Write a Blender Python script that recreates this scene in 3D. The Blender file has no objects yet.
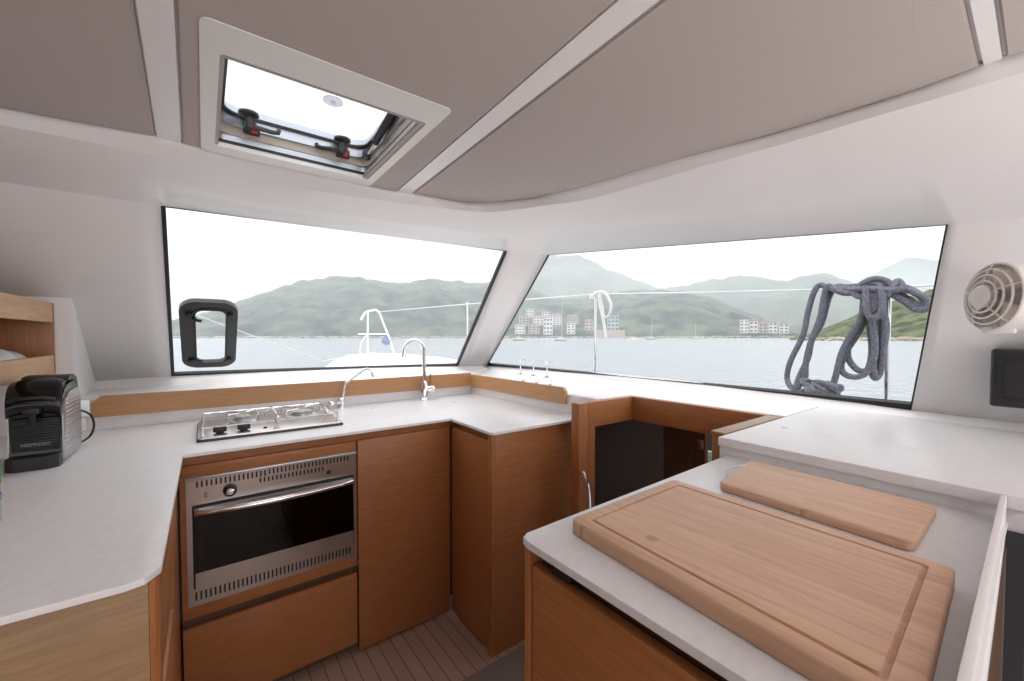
import bpy, bmesh, math, random
from mathutils import Vector, Matrix, noise
random.seed(4)
PI = math.pi
S = bpy.context.scene
COL = S.collection

# ------------------------------------------------------------------ camera
F_PX, YAW, PITCH, CY = 409.0, math.radians(37.0), math.radians(1.6), 347.8
EYE = Vector((0, 0, 1.30))
cam_d = bpy.data.cameras.new('camera'); cam = bpy.data.objects.new('camera', cam_d); COL.objects.link(cam)
cam_d.sensor_width = 36.0; cam_d.lens = F_PX / 1024 * 36.0
cam_d.shift_y = (CY - 340.5) / 1024
cam_d.clip_start = 0.02; cam_d.clip_end = 12000
cam.location = EYE; cam.rotation_euler = (PI / 2 - PITCH, 0, -YAW)
S.camera = cam
# ------------------------------------------------------------------ view
S.view_settings.view_transform = 'Standard'; S.view_settings.look = 'None'
S.view_settings.gamma = 1.0; S.view_settings.use_curve_mapping = False
S.view_settings.exposure = 1.03
try: S.cycles.volume_bounces = 4
except Exception: pass
# ------------------------------------------------------------------ sky
W = bpy.data.worlds.new('overcast_sky'); S.world = W; W.use_nodes = True
nt = W.node_tree; nt.nodes.clear()
wo = nt.nodes.new('ShaderNodeOutputWorld'); bg = nt.nodes.new('ShaderNodeBackground')
tc = nt.nodes.new('ShaderNodeTexCoord'); mp = nt.nodes.new('ShaderNodeMapping')
mp.inputs['Scale'].default_value = (1.0, 1.0, 4.0)
nz = nt.nodes.new('ShaderNodeTexNoise'); nz.inputs['Scale'].default_value = 2.6; nz.inputs['Detail'].default_value = 6
cr = nt.nodes.new('ShaderNodeValToRGB')
cr.color_ramp.elements[0].position = 0.30; cr.color_ramp.elements[0].color = (0.66, 0.71, 0.78, 1)
cr.color_ramp.elements[1].position = 0.52; cr.color_ramp.elements[1].color = (1.0, 1.0, 1.0, 1)
nt.links.new(tc.outputs['Generated'], mp.inputs['Vector']); nt.links.new(mp.outputs[0], nz.inputs['Vector'])
nt.links.new(nz.outputs['Fac'], cr.inputs['Fac']); nt.links.new(cr.outputs[0], bg.inputs['Color'])
# an overcast sky is brighter overhead than at the horizon
sx = nt.nodes.new('ShaderNodeSeparateXYZ'); mr = nt.nodes.new('ShaderNodeMapRange'); mr.inputs['From Min'].default_value = 0.0; mr.inputs['From Max'].default_value = 1.0
mr.inputs['To Min'].default_value = 0.60; mr.inputs['To Max'].default_value = 1.5
nt.links.new(tc.outputs['Generated'], sx.inputs[0]); nt.links.new(sx.outputs['Z'], mr.inputs['Value']); nt.links.new(mr.outputs[0], bg.inputs['Strength'])
bg.inputs['Strength'].default_value = 1.0
nt.links.new(bg.outputs[0], wo.inputs['Surface'])
# added fill lamp behind the camera, standing in for daylight from the cockpit door
def area(name, loc, target, sx, sy, power, col=(1, 1, 1)):
    l = bpy.data.lights.new(name, 'AREA'); l.shape = 'RECTANGLE'; l.size = sx; l.size_y = sy; l.energy = power; l.color = col
    o = bpy.data.objects.new(name, l); COL.objects.link(o); o.location = loc
    o.rotation_euler = (Vector(target) - Vector(loc)).to_track_quat('-Z', 'Y').to_euler(); return o
area('aft_fill_light', (.9, -2.45, 1.45), (0.8, 2.0, 1.75), 2.2, .7, 9, (1, .97, .96))
# added upward lamp brightening the ceiling, standing in for light bounced off the saloon
area('ceiling_fill_light', (.4, -1.5, 1.02), (.4, -1.499, 2.0), 2.4, 1.4, 25, (1, .985, .99))

# ------------------------------------------------------------------ picture ray helpers (used to find where things stand)
_F = Vector((math.sin(YAW) * math.cos(PITCH), math.cos(YAW) * math.cos(PITCH), -math.sin(PITCH)))
_R = Vector((math.cos(YAW), -math.sin(YAW), 0)); _U = _R.cross(_F)
def ray(u, v): return _F + _R * ((u - 512) / F_PX) - _U * ((v - CY) / F_PX)
def onz(u, v, z): d = ray(u, v); return EYE + d * ((z - EYE.z) / d.z)
def ony(u, v, y): d = ray(u, v); return EYE + d * (y / d.y)
def onx(u, v, x): d = ray(u, v); return EYE + d * (x / d.x)
def onpl(u, v, p, n): d = ray(u, v); return EYE + d * ((Vector(p) - EYE).dot(n) / d.dot(n))
def ond(u, v, dist): d = ray(u, v); d = d / math.hypot(d.x, d.y); return EYE + d * dist

# ------------------------------------------------------------------ materials
def mat(name, col, rough=.5, metal=0.0, **k):
    m = bpy.data.materials.new(name); m.use_nodes = True
    b = m.node_tree.nodes['Principled BSDF']
    b.inputs['Base Color'].default_value = (*col, 1); b.inputs['Roughness'].default_value = rough; b.inputs['Metallic'].default_value = metal
    for a, v in k.items(): b.inputs[a.replace('_', ' ')].default_value = v
    return m
def N(m, t): return m.node_tree.nodes.new(t)
def LK(m, a, b): m.node_tree.links.new(a, b)
def speckle(name, c1, c2, scale, rough=.5, bump=0.0, mapscale=(1, 1, 1), rot=(0, 0, 0), detail=4, lo=.35, hi=.65, dist=0.0, **k):
    m = mat(name, c1, rough, **k); b = m.node_tree.nodes['Principled BSDF']
    t = N(m, 'ShaderNodeTexCoord'); p = N(m, 'ShaderNodeMapping'); p.inputs['Scale'].default_value = mapscale; p.inputs['Rotation'].default_value = rot
    n = N(m, 'ShaderNodeTexNoise'); n.inputs['Scale'].default_value = scale; n.inputs['Detail'].default_value = detail; n.inputs['Distortion'].default_value = dist
    r = N(m, 'ShaderNodeValToRGB'); r.color_ramp.elements[0].position = lo; r.color_ramp.elements[1].position = hi
    r.color_ramp.elements[0].color = (*c1, 1); r.color_ramp.elements[1].color = (*c2, 1)
    LK(m, t.outputs['Object'], p.inputs[0]); LK(m, p.outputs[0], n.inputs['Vector']); LK(m, n.outputs['Fac'], r.inputs[0]); LK(m, r.outputs[0], b.inputs['Base Color'])
    if bump:
        bp = N(m, 'ShaderNodeBump'); bp.inputs['Strength'].default_value = bump; bp.inputs['Distance'].default_value = .002
        LK(m, n.outputs['Fac'], bp.inputs['Height']); LK(m, bp.outputs[0], b.inputs['Normal'])
    return m
M = {}
# wood: grain stretched along one axis
def wood(name, c1, c2, along, rough=.42, scale=9):
    sc = {'x': (1, 14, 14), 'y': (14, 1, 14), 'z': (14, 14, 1)}[along]
    return speckle(name, c1, c2, scale, rough, .05, sc, detail=5, lo=.3, hi=.7, dist=.4)
OAK1, OAK2 = (.31, .112, .036), (.40, .158, .055)
M['oak_x'] = wood('oak_grain_x', OAK1, OAK2, 'x'); M['oak_y'] = wood('oak_grain_y', OAK1, OAK2, 'y'); M['oak_z'] = wood('oak_grain_z', OAK1, OAK2, 'z')
M['rail_x'] = wood('rail_oak_dim_x', (.40, .20, .085), (.50, .26, .115), 'x'); M['rail_y'] = wood('rail_oak_lit_y', (.46, .24, .105), (.56, .31, .14), 'y')  # rail oak: weaker light on back rail, stronger on side rail put into tones
M['pale_x'] = wood('pale_oak_dimmed_x', (.27, .16, .08), (.36, .22, .11), 'x'); M['pale_y'] = wood('pale_oak_y', (.52, .30, .15), (.66, .42, .23), 'y')  # x copy darkened to offset the aft lamp's light on the cabinet end
M['white'] = speckle('gelcoat_white', (.82, .795, .79), (.84, .815, .81), 3, .38)
M['counter'] = speckle('solid_surface_white', (.76, .745, .755), (.80, .785, .795), 60, .32)
M['plastic_white'] = mat('white_plastic', (.78, .77, .74), .4)
M['fabric'] = speckle('taupe_liner', (.48, .42, .39), (.51, .445, .415), 160, .9, .0)
M['black'] = mat('black_rubber', (.012, .012, .013), .5)
M['blackgloss'] = mat('black_gloss', (.006, .006, .007), .12)
M['darkgrey'] = mat('dark_grey_plastic', (.024, .024, .027), .4)
M['steel'] = speckle('brushed_steel', (.50, .47, .45), (.60, .57, .55), 14, .3, 0, (1, 40, 40), metal=1.0)
M['chrome'] = mat('chrome', (.82, .82, .84), .07, 1.0)
M['alu'] = mat('aluminium', (.55, .58, .63), .35, .8)
M['beige'] = mat('beige_plastic', (.45, .40, .34), .5)
M['red'] = mat('red_plastic', (.6, .02, .03), .4)
M['shadowgap'] = speckle('shaded_gap_brown', (.10, .055, .03), (.13, .07, .04), 10, .6)  # dark brown for recessed rails and carcasses, gap shade put into the colour
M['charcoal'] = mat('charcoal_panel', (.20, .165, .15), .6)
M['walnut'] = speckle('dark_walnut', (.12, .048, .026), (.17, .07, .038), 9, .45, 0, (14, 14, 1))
M['fanbeige'] = mat('ivory_plastic', (.85, .74, .64), .45)
M['fanwhite'] = mat('fan_body_plastic', (.74, .70, .67), .45)
M['rope_grey'] = speckle('grey_rope', (.10, .10, .125), (.19, .19, .23), 90, .9, .6)
M['rope_white'] = speckle('white_rope', (.62, .62, .6), (.75, .75, .73), 90, .9, .5)
M['label_green'] = mat('green_label', (.05, .32, .07), .5); M['label_blue'] = mat('blue_label', (.05, .28, .55), .5)
M['paper'] = mat('white_packaging', (.75, .76, .8), .35)
M['wire'] = mat('coated_wire', (.72, .73, .72), .4)
M['gel_out'] = speckle('deck_gelcoat', (.74, .74, .73), (.80, .80, .79), 6, .5)
M['rock'] = speckle('shore_rock', (.26, .22, .18), (.42, .37, .31), .12, .9)
def glass(name, tint, refl=.05, rough=0.0, ior=1.45):
    m = bpy.data.materials.new(name); m.use_nodes = True; m.node_tree.nodes.clear()
    o = N(m, 'ShaderNodeOutputMaterial'); mx = N(m, 'ShaderNodeMixShader'); t = N(m, 'ShaderNodeBsdfTransparent'); g = N(m, 'ShaderNodeBsdfGlossy')
    lw = N(m, 'ShaderNodeLayerWeight'); lw.inputs['Blend'].default_value = .5
    pw = N(m, 'ShaderNodeMath'); pw.operation = 'POWER'; pw.inputs[1].default_value = 5; LK(m, lw.outputs['Facing'], pw.inputs[0])
    r0 = ((ior - 1) / (ior + 1)) ** 2
    f = N(m, 'ShaderNodeMath'); f.operation = 'MULTIPLY_ADD'; f.inputs[1].default_value = 1 - r0; f.inputs[2].default_value = r0; LK(m, pw.outputs[0], f.inputs[0])
    t.inputs['Color'].default_value = (*tint, 1); g.inputs['Roughness'].default_value = rough
    LK(m, f.outputs[0], mx.inputs[0]); LK(m, t.outputs[0], mx.inputs[1]); LK(m, g.outputs[0], mx.inputs[2]); LK(m, mx.outputs[0], o.inputs[0])
    return m
M['pane'] = glass('window_glass', (.95, .96, .97), ior=1.25)
M['clear'] = glass('clear_glass', (.93, .95, .95), ior=1.5)
M['crystal'] = mat('wine_glass_crystal', (1, 1, 1), .02, 0, Transmission_Weight=1.0, IOR=1.45)
M['ovenglass'] = glass('smoked_oven_glass', (.10, .09, .085), ior=1.5)

# boards made of glued staves
def staves(name, cols, along, width, rough=.5):
    m = mat(name, cols[0], rough); b = m.node_tree.nodes['Principled BSDF']
    t = N(m, 'ShaderNodeTexCoord'); br = N(m, 'ShaderNodeTexBrick'); p = N(m, 'ShaderNodeMapping')
    if along == 'y': p.inputs['Rotation'].default_value = (0, 0, PI / 2)
    br.inputs['Color1'].default_value = (*cols[0], 1); br.inputs['Color2'].default_value = (*cols[1], 1); br.inputs['Mortar'].default_value = (*cols[2], 1)
    br.inputs['Scale'].default_value = 1; br.inputs['Mortar Size'].default_value = 0.0004; br.inputs['Brick Width'].default_value = 3.0; br.inputs['Row Height'].default_value = width
    br.offset = .3; br.inputs['Mortar Smooth'].default_value = .5
    n = N(m, 'ShaderNodeTexNoise'); p2 = N(m, 'ShaderNodeMapping'); p2.inputs['Scale'].default_value = (22, 1.6, 22) if along == 'y' else (1.6, 22, 22)
    n.inputs['Scale'].default_value = 5; n.inputs['Detail'].default_value = 5; n.inputs['Distortion'].default_value = .6
    mx = N(m, 'ShaderNodeMixRGB'); mx.blend_type = 'MULTIPLY'; mx.inputs[0].default_value = .55
    r = N(m, 'ShaderNodeValToRGB'); r.color_ramp.elements[0].color = (.72, .62, .55, 1); r.color_ramp.elements[0].position = .3; r.color_ramp.elements[1].position = .62; r.color_ramp.elements[1].color = (1, 1, 1, 1)
    kn = N(m, 'ShaderNodeTexVoronoi'); kn.inputs['Scale'].default_value = 7; kr = N(m, 'ShaderNodeValToRGB')
    kr.color_ramp.elements[0].color = (.55, .38, .28, 1); kr.color_ramp.elements[0].position = .03; kr.color_ramp.elements[1].position = .10; kr.color_ramp.elements[1].color = (1, 1, 1, 1)
    mk = N(m, 'ShaderNodeMixRGB'); mk.blend_type = 'MULTIPLY'; mk.inputs[0].default_value = .6
    LK(m, t.outputs['Object'], p.inputs[0]); LK(m, p.outputs[0], br.inputs['Vector']); LK(m, t.outputs['Object'], p2.inputs[0]); LK(m, p2.outputs[0], n.inputs['Vector'])
    LK(m, t.outputs['Object'], kn.inputs['Vector']); LK(m, kn.outputs['Distance'], kr.inputs[0])
    LK(m, n.outputs['Fac'], r.inputs[0]); LK(m, br.outputs['Color'], mx.inputs[1]); LK(m, r.outputs[0], mx.inputs[2])
    LK(m, mx.outputs[0], mk.inputs[1]); LK(m, kr.outputs[0], mk.inputs[2]); LK(m, mk.outputs[0], b.inputs['Base Color'])
    return m
M['board'] = staves('beech_board', [(.60, .36, .235), (.66, .415, .275), (.50, .29, .18)], 'y', .031)
M['bamboo'] = staves('pale_board', [(.64, .40, .27), (.70, .46, .32), (.54, .33, .21)], 'y', .024)
M['groove'] = mat('board_groove', (.30, .15, .085), .6)
# floor: planks with dark caulking lines
def floor_mat():
    m = mat('planked_sole', (.2, .13, .1), .5); b = m.node_tree.nodes['Principled BSDF']
    t = N(m, 'ShaderNodeTexCoord'); br = N(m, 'ShaderNodeTexBrick'); p = N(m, 'ShaderNodeMapping'); p.inputs['Rotation'].default_value = (0, 0, PI / 2)
    br.inputs['Color1'].default_value = (.38, .25, .19, 1); br.inputs['Color2'].default_value = (.33, .215, .16, 1); br.inputs['Mortar'].default_value = (.13, .085, .075, 1)
    br.inputs['Scale'].default_value = 1; br.inputs['Mortar Size'].default_value = .0022; br.inputs['Brick Width'].default_value = 9; br.inputs['Row Height'].default_value = .055
    LK(m, t.outputs['Object'], p.inputs[0]); LK(m, p.outputs[0], br.inputs['Vector']); LK(m, br.outputs['Color'], b.inputs['Base Color'])
    return m
M['floor'] = floor_mat()

# ------------------------------------------------------------------ mesh helpers
def BM(): return bmesh.new()
def box(bm, lo, hi, bev=0.0, seg=2, mtx=None):
    c = [(a + b) / 2 for a, b in zip(lo, hi)]; s = [abs(b - a) for a, b in zip(lo, hi)]
    g = bmesh.ops.create_cube(bm, size=1, matrix=Matrix.Translation(c) @ Matrix.Diagonal((*s, 1)))
    vs = g['verts']
    if bev:
        es = list({e for v in vs for e in v.link_edges})
        r = bmesh.ops.bevel(bm, geom=es, offset=bev, segments=seg, affect='EDGES', profile=.5)
        vs = list({v for f in r['faces'] for v in f.verts} | {v for v in vs if v.is_valid})
    if mtx: bmesh.ops.transform(bm, matrix=mtx, verts=[v for v in vs if v.is_valid])
    return bm
def prism(bm, pts, z0, z1, bev=0.0):
    vs = [bm.verts.new((p[0], p[1], z0)) for p in pts]; f = bm.faces.new(vs)
    if f.normal.z > 0 or sum((pts[i][0] * pts[(i + 1) % len(pts)][1] - pts[(i + 1) % len(pts)][0] * pts[i][1]) for i in range(len(pts))) > 0: f.normal_flip()
    r = bmesh.ops.extrude_face_region(bm, geom=[f]); tv = [g for g in r['geom'] if isinstance(g, bmesh.types.BMVert)]
    bmesh.ops.translate(bm, verts=tv, vec=(0, 0, z1 - z0))
    if bev:
        top = [e for e in {e for v in tv for e in v.link_edges} if all(x in tv for x in e.verts)]
        bmesh.ops.bevel(bm, geom=top, offset=bev, segments=2, affect='EDGES', profile=.5)
    bmesh.ops.recalc_face_normals(bm, faces=bm.faces[:]); return bm
def smooth_path(pts, n=6):
    P = [Vector(p) for p in pts]; out = []
    for i in range(len(P) - 1):
        a = P[max(i - 1, 0)]; b = P[i]; c = P[i + 1]; d = P[min(i + 2, len(P) - 1)]
        for k in range(n):
            t = k / n
            out.append(.5 * ((2 * b) + (c - a) * t + (2 * a - 5 * b + 4 * c - d) * t * t + (3 * b - a - 3 * c + d) * t ** 3))
    out.append(P[-1]); return out
def tube(bm, pts, r, seg=8, closed=False, rs=None):
    P = [Vector(p) for p in pts]; rings = []; n = len(P); up = None
    for i, p in enumerate(P):
        if closed: t = P[(i + 1) % n] - P[i - 1]
        else: t = P[min(i + 1, n - 1)] - P[max(i - 1, 0)]
        if t.length < 1e-9: t = Vector((0, 0, 1))
        t.normalize()
        if up is None: up = t.orthogonal().normalized()
        up = (up - t * up.dot(t)); up = up.normalized() if up.length > 1e-6 else t.orthogonal().normalized()
        s = t.cross(up); rr = rs[i] if rs else r
        rings.append([bm.verts.new(p + (up * math.cos(2 * PI * k / seg) + s * math.sin(2 * PI * k / seg)) * rr) for k in range(seg)])
    m = n if closed else n - 1
    for i in range(m):
        a, b = rings[i], rings[(i + 1) % n]
        if closed and i == n - 1:   # best rotation to avoid twist
            o = min(range(seg), key=lambda q: (a[0].co - b[q].co).length)
            b = b[o:] + b[:o]
        for k in range(seg): bm.faces.new((a[k], a[(k + 1) % seg], b[(k + 1) % seg], b[k]))
    if not closed: bm.faces.new(rings[0][::-1]); bm.faces.new(rings[-1])
    return bm
def lathe(bm, prof, c=(0, 0, 0), axis=None, seg=24):
    q = Vector((0, 0, 1)).rotation_difference(Vector(axis or (0, 0, 1)).normalized()).to_matrix(); c = Vector(c); rings = []
    for r, z in prof:
        if r < 1e-6: rings.append([bm.verts.new(c + q @ Vector((0, 0, z)))])
        else: rings.append([bm.verts.new(c + q @ Vector((r * math.cos(2 * PI * k / seg), r * math.sin(2 * PI * k / seg), z))) for k in range(seg)])
    for a, b in zip(rings, rings[1:]):
        for k in range(seg):
            k2 = (k + 1) % seg
            if len(a) == 1 and len(b) == 1: continue
            if len(a) == 1: bm.faces.new((a[0], b[k2], b[k]))
            elif len(b) == 1: bm.faces.new((a[k], a[k2], b[0]))
            else: bm.faces.new((a[k], a[k2], b[k2], b[k]))
    return bm
def grid(bm, rows):
    V = [[bm.verts.new(p) for p in r] for r in rows]
    for a, b in zip(V, V[1:]):
        for i in range(len(a) - 1): bm.faces.new((a[i], a[i + 1], b[i + 1], b[i]))
    return V
def rrect(cx, cy, w, h, r, n=5):
    out = []
    for sx, sy, a0 in ((1, 1, 0), (-1, 1, PI / 2), (-1, -1, PI), (1, -1, 1.5 * PI)):
        for k in range(n + 1):
            a = a0 + k / n * PI / 2
            out.append((cx + sx * (w / 2 - r) + r * math.cos(a), cy + sy * (h / 2 - r) + r * math.sin(a)))
    return out
def frame_solid(bm, outer, inner, fn, d0, d1):
    """ring between two loops of equal count; fn(x, y, depth) -> 3D"""
    n = len(outer)
    L = [[bm.verts.new(fn(p[0], p[1], d)) for p in loop] for loop, d in ((outer, d0), (outer, d1), (inner, d1), (inner, d0))]
    for a in range(4):
        A, B = L[a], L[(a + 1) % 4]
        for i in range(n): bm.faces.new((A[i], A[(i + 1) % n], B[(i + 1) % n], B[i]))
    bmesh.ops.recalc_face_normals(bm, faces=bm.faces[:]); return bm
def obj(name, bm, m, parent=None, smooth=35, origin=None):
    me = bpy.data.meshes.new(name); bm.normal_update(); bm.to_mesh(me); bm.free()
    me.materials.append(M[m] if isinstance(m, str) else m)
    if smooth:
        for p in me.polygons: p.use_smooth = True
        me.set_sharp_from_angle(angle=math.radians(smooth))
    o = bpy.data.objects.new(name, me); COL.objects.link(o)
    if parent:
        o.parent = parent; o.matrix_parent_inverse = Matrix.Identity(4)
        root = Vector((0, 0, 0)); q = parent
        while q: root += q.location; q = q.parent
        me.transform(Matrix.Translation(-root))
    elif origin is None:
        c = sum((v.co for v in me.vertices), Vector()) / max(1, len(me.vertices)); zmin = min(v.co.z for v in me.vertices)
        org = Vector((c.x, c.y, zmin)); me.transform(Matrix.Translation(-org)); o.location = org
    return o
def thing(name, label, cat, loc, group=None):
    o = bpy.data.objects.new(name, None); COL.objects.link(o); o.location = loc; o.empty_display_size = .05
    o['label'] = label; o['category'] = cat
    if group: o['group'] = group
    return o
def tag(o, label, cat, group=None):
    o['label'] = label; o['category'] = cat
    if group: o['group'] = group
    return o
def struct(name, bm, m, parent=None, smooth=35):
    o = obj(name, bm, m, parent, smooth)
    if not parent: o['kind'] = 'structure'
    return o
def sempty(name, loc):
    o = bpy.data.objects.new(name, None); COL.objects.link(o); o.location = loc; o.empty_display_size = .05; o['kind'] = 'structure'; return o
def text_part(name, s, size, mtx, m, parent, ext=.0004):
    cu = bpy.data.curves.new(name, 'FONT'); cu.body = s; cu.size = size; cu.extrude = ext; cu.align_x = 'CENTER'; cu.align_y = 'CENTER'
    t = bpy.data.objects.new(name, cu); COL.objects.link(t); bpy.context.view_layer.update()
    me = bpy.data.meshes.new_from_object(t.evaluated_get(bpy.context.evaluated_depsgraph_get())); bpy.data.objects.remove(t)
    me.transform(mtx); bm = BM(); bm.from_mesh(me); return obj(name, bm, m, parent, 0)

FZ = -0.07          # cabin sole
# ================================================================== THE CABIN SHELL
RN = Vector((0, .75, .80)); RP = (0, 2.15, 1.82)      # the raked plane of the front windows
def rk(u, v): return onpl(u, v, RP, RN)
def rz(y): return 1.82 - .75 / .80 * (y - 2.15)
# front edge curves, port to starboard, as lists of stations (A ceiling edge, B lip, C crease, D window top, E window bottom)
def zr(t, a, b): return a + (b - a) * t
ST = []
A_ = {}
ST.append([Vector((-2.2, 1.80, 1.95)), Vector((-2.2, 1.84, 1.90)), Vector((-2.2, 1.97, 1.87)), Vector((-2.2, 2.15, 1.82)), Vector((-2.2, 2.95, 1.07))])
ST.append([onz(0, 105, 1.95), onz(0, 125, 1.90), onz(0, 147, 1.865), Vector((-.70, 2.15, 1.82)), Vector((-.9, 2.95, 1.07))])
ST.append([onz(75, 120, 1.95), onz(70, 138, 1.90), onz(70, 158, 1.865), Vector((-.42, 2.15, 1.82)), Vector((-.5, 2.95, 1.07))])
ST.append([onz(155, 134, 1.95), onz(150, 155, 1.90), onz(158, 176, 1.865), rk(162, 206), rk(172, 376)])
iw0 = len(ST) - 1
Au = [(205, 147), (255, 158), (330, 175), (380, 186.5), (413, 192)]
Bu = [(200, 167), (256, 182), (330, 193), (380, 200), (430, 207)]
Cu = [(205, 188), (256, 200), (330, 211), (390, 220), (460, 229)]
Du = [(215, 213.3), (285, 223), (350, 231.5), (410, 239.3), (460, 245.5)]
Eu = [(215, 374), (265, 371.8), (320, 369.6), (370, 367.8), (415, 366.6)]
for k in range(5): ST.append([onz(*Au[k], 1.95), onz(*Bu[k], 1.90), onz(*Cu[k], 1.865), rk(*Du[k]), rk(*Eu[k])])
ST.append([onz(470, 201.5, 1.95), onz(490, 212, 1.90), onz(522, 237, 1.865), rk(507, 251), rk(458, 366)])
iw1 = len(ST) - 1
TL = onz(548, 255, 1.806); TR = Vector((1.90, .217, 1.656)); BL = onx(487, 365.5, 2.15); BR = onx(910, 410, 2.15)
ST.append([onz(515, 199, 1.95), onz(545, 205.5, 1.90), onz(558, 228, 1.858), TL, BL])
is0 = len(ST) - 1
def rtop(t): return TL.lerp(TR, t)
def rbot(u, v, x=2.15): return onx(u, v, x)
As = [(550, 193), (600, 180), (670, 159), (760, 135), (840, 111)]
Bs = [(585, 200), (640, 185), (700, 167), (790, 142), (860, 121)]
Cs = [(600, 222), (650, 213), (710, 205), (790, 195), (860, 185)]
Cz = [1.85, 1.835, 1.82, 1.803, 1.785]
Es = [(545, 369), (620, 374), (690, 381), (770, 391), (840, 400)]
Dt = [.25, .45, .62, .78, .90]
for k in range(5): ST.append([onz(*As[k], 1.95), onz(*Bs[k], 1.90), onz(*Cs[k], Cz[k]), rtop(Dt[k]), rbot(*Es[k])])
ST.append([onz(911.6, 88, 1.95), onz(925, 102, 1.90), onz(930, 176, 1.764), TR, BR])
is1 = len(ST) - 1
ST.append([onz(978.6, 63.5, 1.95), onz(985, 84, 1.90), onz(985, 168.5, 1.75), Vector((1.92, .10, 1.65)), Vector((2.12, .17, 1.02))])
ST.append([Vector((1.50, .03, 1.95)), Vector((1.505, .02, 1.90)), onz(1040, 161, 1.738), Vector((1.93, 0, 1.65)), Vector((2.10, 0, 1.02))])
ST.append([Vector((1.50, -1.2, 1.95)), Vector((1.52, -1.2, 1.90)), Vector((1.70, -1.2, 1.735)), Vector((1.93, -1.2, 1.65)), Vector((2.08, -1.2, 1.02))])
ST.append([Vector((1.50, -2.6, 1.95)), Vector((1.52, -2.6, 1.90)), Vector((1.70, -2.6, 1.735)), Vector((1.93, -2.6, 1.65)), Vector((2.08, -2.6, 1.02))])

def cm(a, b, c, d, t): return .5 * ((2 * b) + (c - a) * t + (2 * a - 5 * b + 4 * c - d) * t * t + (3 * b - a - 3 * c + d) * t ** 3)
def shell(windows, sub=4):
    bm = BM(); n = len(ST); cols = []; own = []
    for i in range(n - 1):
        for q in range(sub):
            t = q / sub; c = []
            for r in range(5):
                a, b, c2, d = ST[max(i - 1, 0)][r], ST[i][r], ST[i + 1][r], ST[min(i + 2, n - 1)][r]
                c.append(b.lerp(c2, t) if r > 2 or i in (0, 1) or i >= is1 else cm(a, b, c2, d, t))
            cols.append(c); own.append(i)
    cols.append(ST[-1])
    full = [[c[0], c[0].lerp(c[1], .5), c[1], c[1].lerp(c[2], .5), c[2], c[3], c[4]] for c in cols]
    V = [[bm.verts.new(p) for p in c] for c in full]
    for a in range(len(V) - 1):
        for r in range(6):
            if r == 5 and any(w0 <= own[a] < w1 for w0, w1 in windows): continue
            bm.faces.new((V[a][r], V[a + 1][r], V[a + 1][r + 1], V[a][r + 1]))
    return bm
def solidify(o, t, off=1):
    m = o.modifiers.new('thickness', 'SOLIDIFY'); m.thickness = t; m.offset = off; return o
front = struct('wall_front', shell([(iw0, iw1), (is0, is1)]), 'white', smooth=13)
solidify(front, .03, 1)

# window sills and the ledges under the windows
LEDGE = 1.028
bm = BM()
lowF = [Vector((p.x, 2.665 if p.x < 1.6 else 2.665, LEDGE)) for p in [s[4] for s in ST[:iw1 + 1]]]
E_F = [s[4] for s in ST[:is0 + 1]]
rowE = [p for p in E_F]; rowM = [Vector((p.x, p.y - .05, LEDGE + .006)) for p in E_F]; rowM[-1] = Vector((2.09, 3.18, 1.0)); rowM[-2] = Vector((1.70, 2.90, 1.02))
rowI = [Vector((max(p.x, -.395), 2.478, LEDGE)) for p in E_F]; rowI[-1] = Vector((1.60, 2.60, 1.002)); rowI[-2] = Vector((1.515, 2.478, 1.02))
rowB = [Vector((p.x, p.y, FZ - .03)) for p in rowI]
grid(bm, [rowE, rowM, rowI, rowB]); bmesh.ops.recalc_face_normals(bm, faces=bm.faces[:])
struct('trim_1', bm, 'white', smooth=30)
# starboard side deck shelf: sill, upstand and flat top at z = 1.0
bm = BM()
E_S = [s[4] for s in ST[is0:]]
rE = E_S; rM = [Vector((p.x - .035, p.y + (-.04 if i == 0 else 0), 1.012)) for i, p in enumerate(E_S)]; rN = [Vector((p.x - .06, p.y + (-.07 if i == 0 else 0), 1.0)) for i, p in enumerate(E_S)]
grid(bm, [rE, rM, rN]); bmesh.ops.recalc_face_normals(bm, faces=bm.faces[:])
struct('trim_2', bm, 'white', smooth=20)

# shelf top (solid surface), in front of the starboard window, wrapping the companionway
bm = BM()
prism(bm, [(2.11, .603), (2.12, 3.19), (1.66, 2.75), (1.522, 2.49), (1.522, 1.30), (1.737, 1.297), (1.737, .603)], .978, 1.0)
o = obj('side_shelf', bm, 'white'); tag(o, 'white shelf running forward beside the companionway under the starboard window', 'shelf')
bm = BM()
prism(bm, [(1.225, .60), (2.11, .60), (2.09, .17), (2.06, -.2), (2.06, -1.4), (1.21, -1.4), (1.21, .02)], .975, 1.0, .003)
prism(bm, [(1.235, .60), (1.255, .60), (1.245, -1.4), (1.22, -1.4), (1.22, .02)], .93, .976)
o = obj('raised_worktop', bm, 'counter'); tag(o, 'white raised worktop behind the two chopping boards, under the fan', 'worktop')
bm = BM(); p = onz(785, 427.5, 1.0); lathe(bm, [(0, 0), (.008, 0), (.008, .002), (.005, .003), (0, .003)], p, seg=14)
tag(obj('screw_cap', bm, 'alu'), 'small round grey cap set in the raised white worktop', 'cap')

# port box wall (faces the camera) and the side wall that meets the raked front
bm = BM(); W0 = 2.53
pts = [(-2.2, W0, FZ), (-.447, W0, FZ), (-.447, W0, rz(W0) + .01), (-2.2, W0, rz(W0) + .01)]
vs = [bm.verts.new(p) for p in pts]; bm.faces.new(vs)
v2 = [bm.verts.new(p) for p in [(-.447, 3.0, FZ), (-.447, 3.0, 1.03)]]
bm.faces.new((vs[1], v2[0], v2[1], vs[2]))
bmesh.ops.recalc_face_normals(bm, faces=bm.faces[:])
struct('wall_left', bm, 'white', smooth=0)
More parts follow.
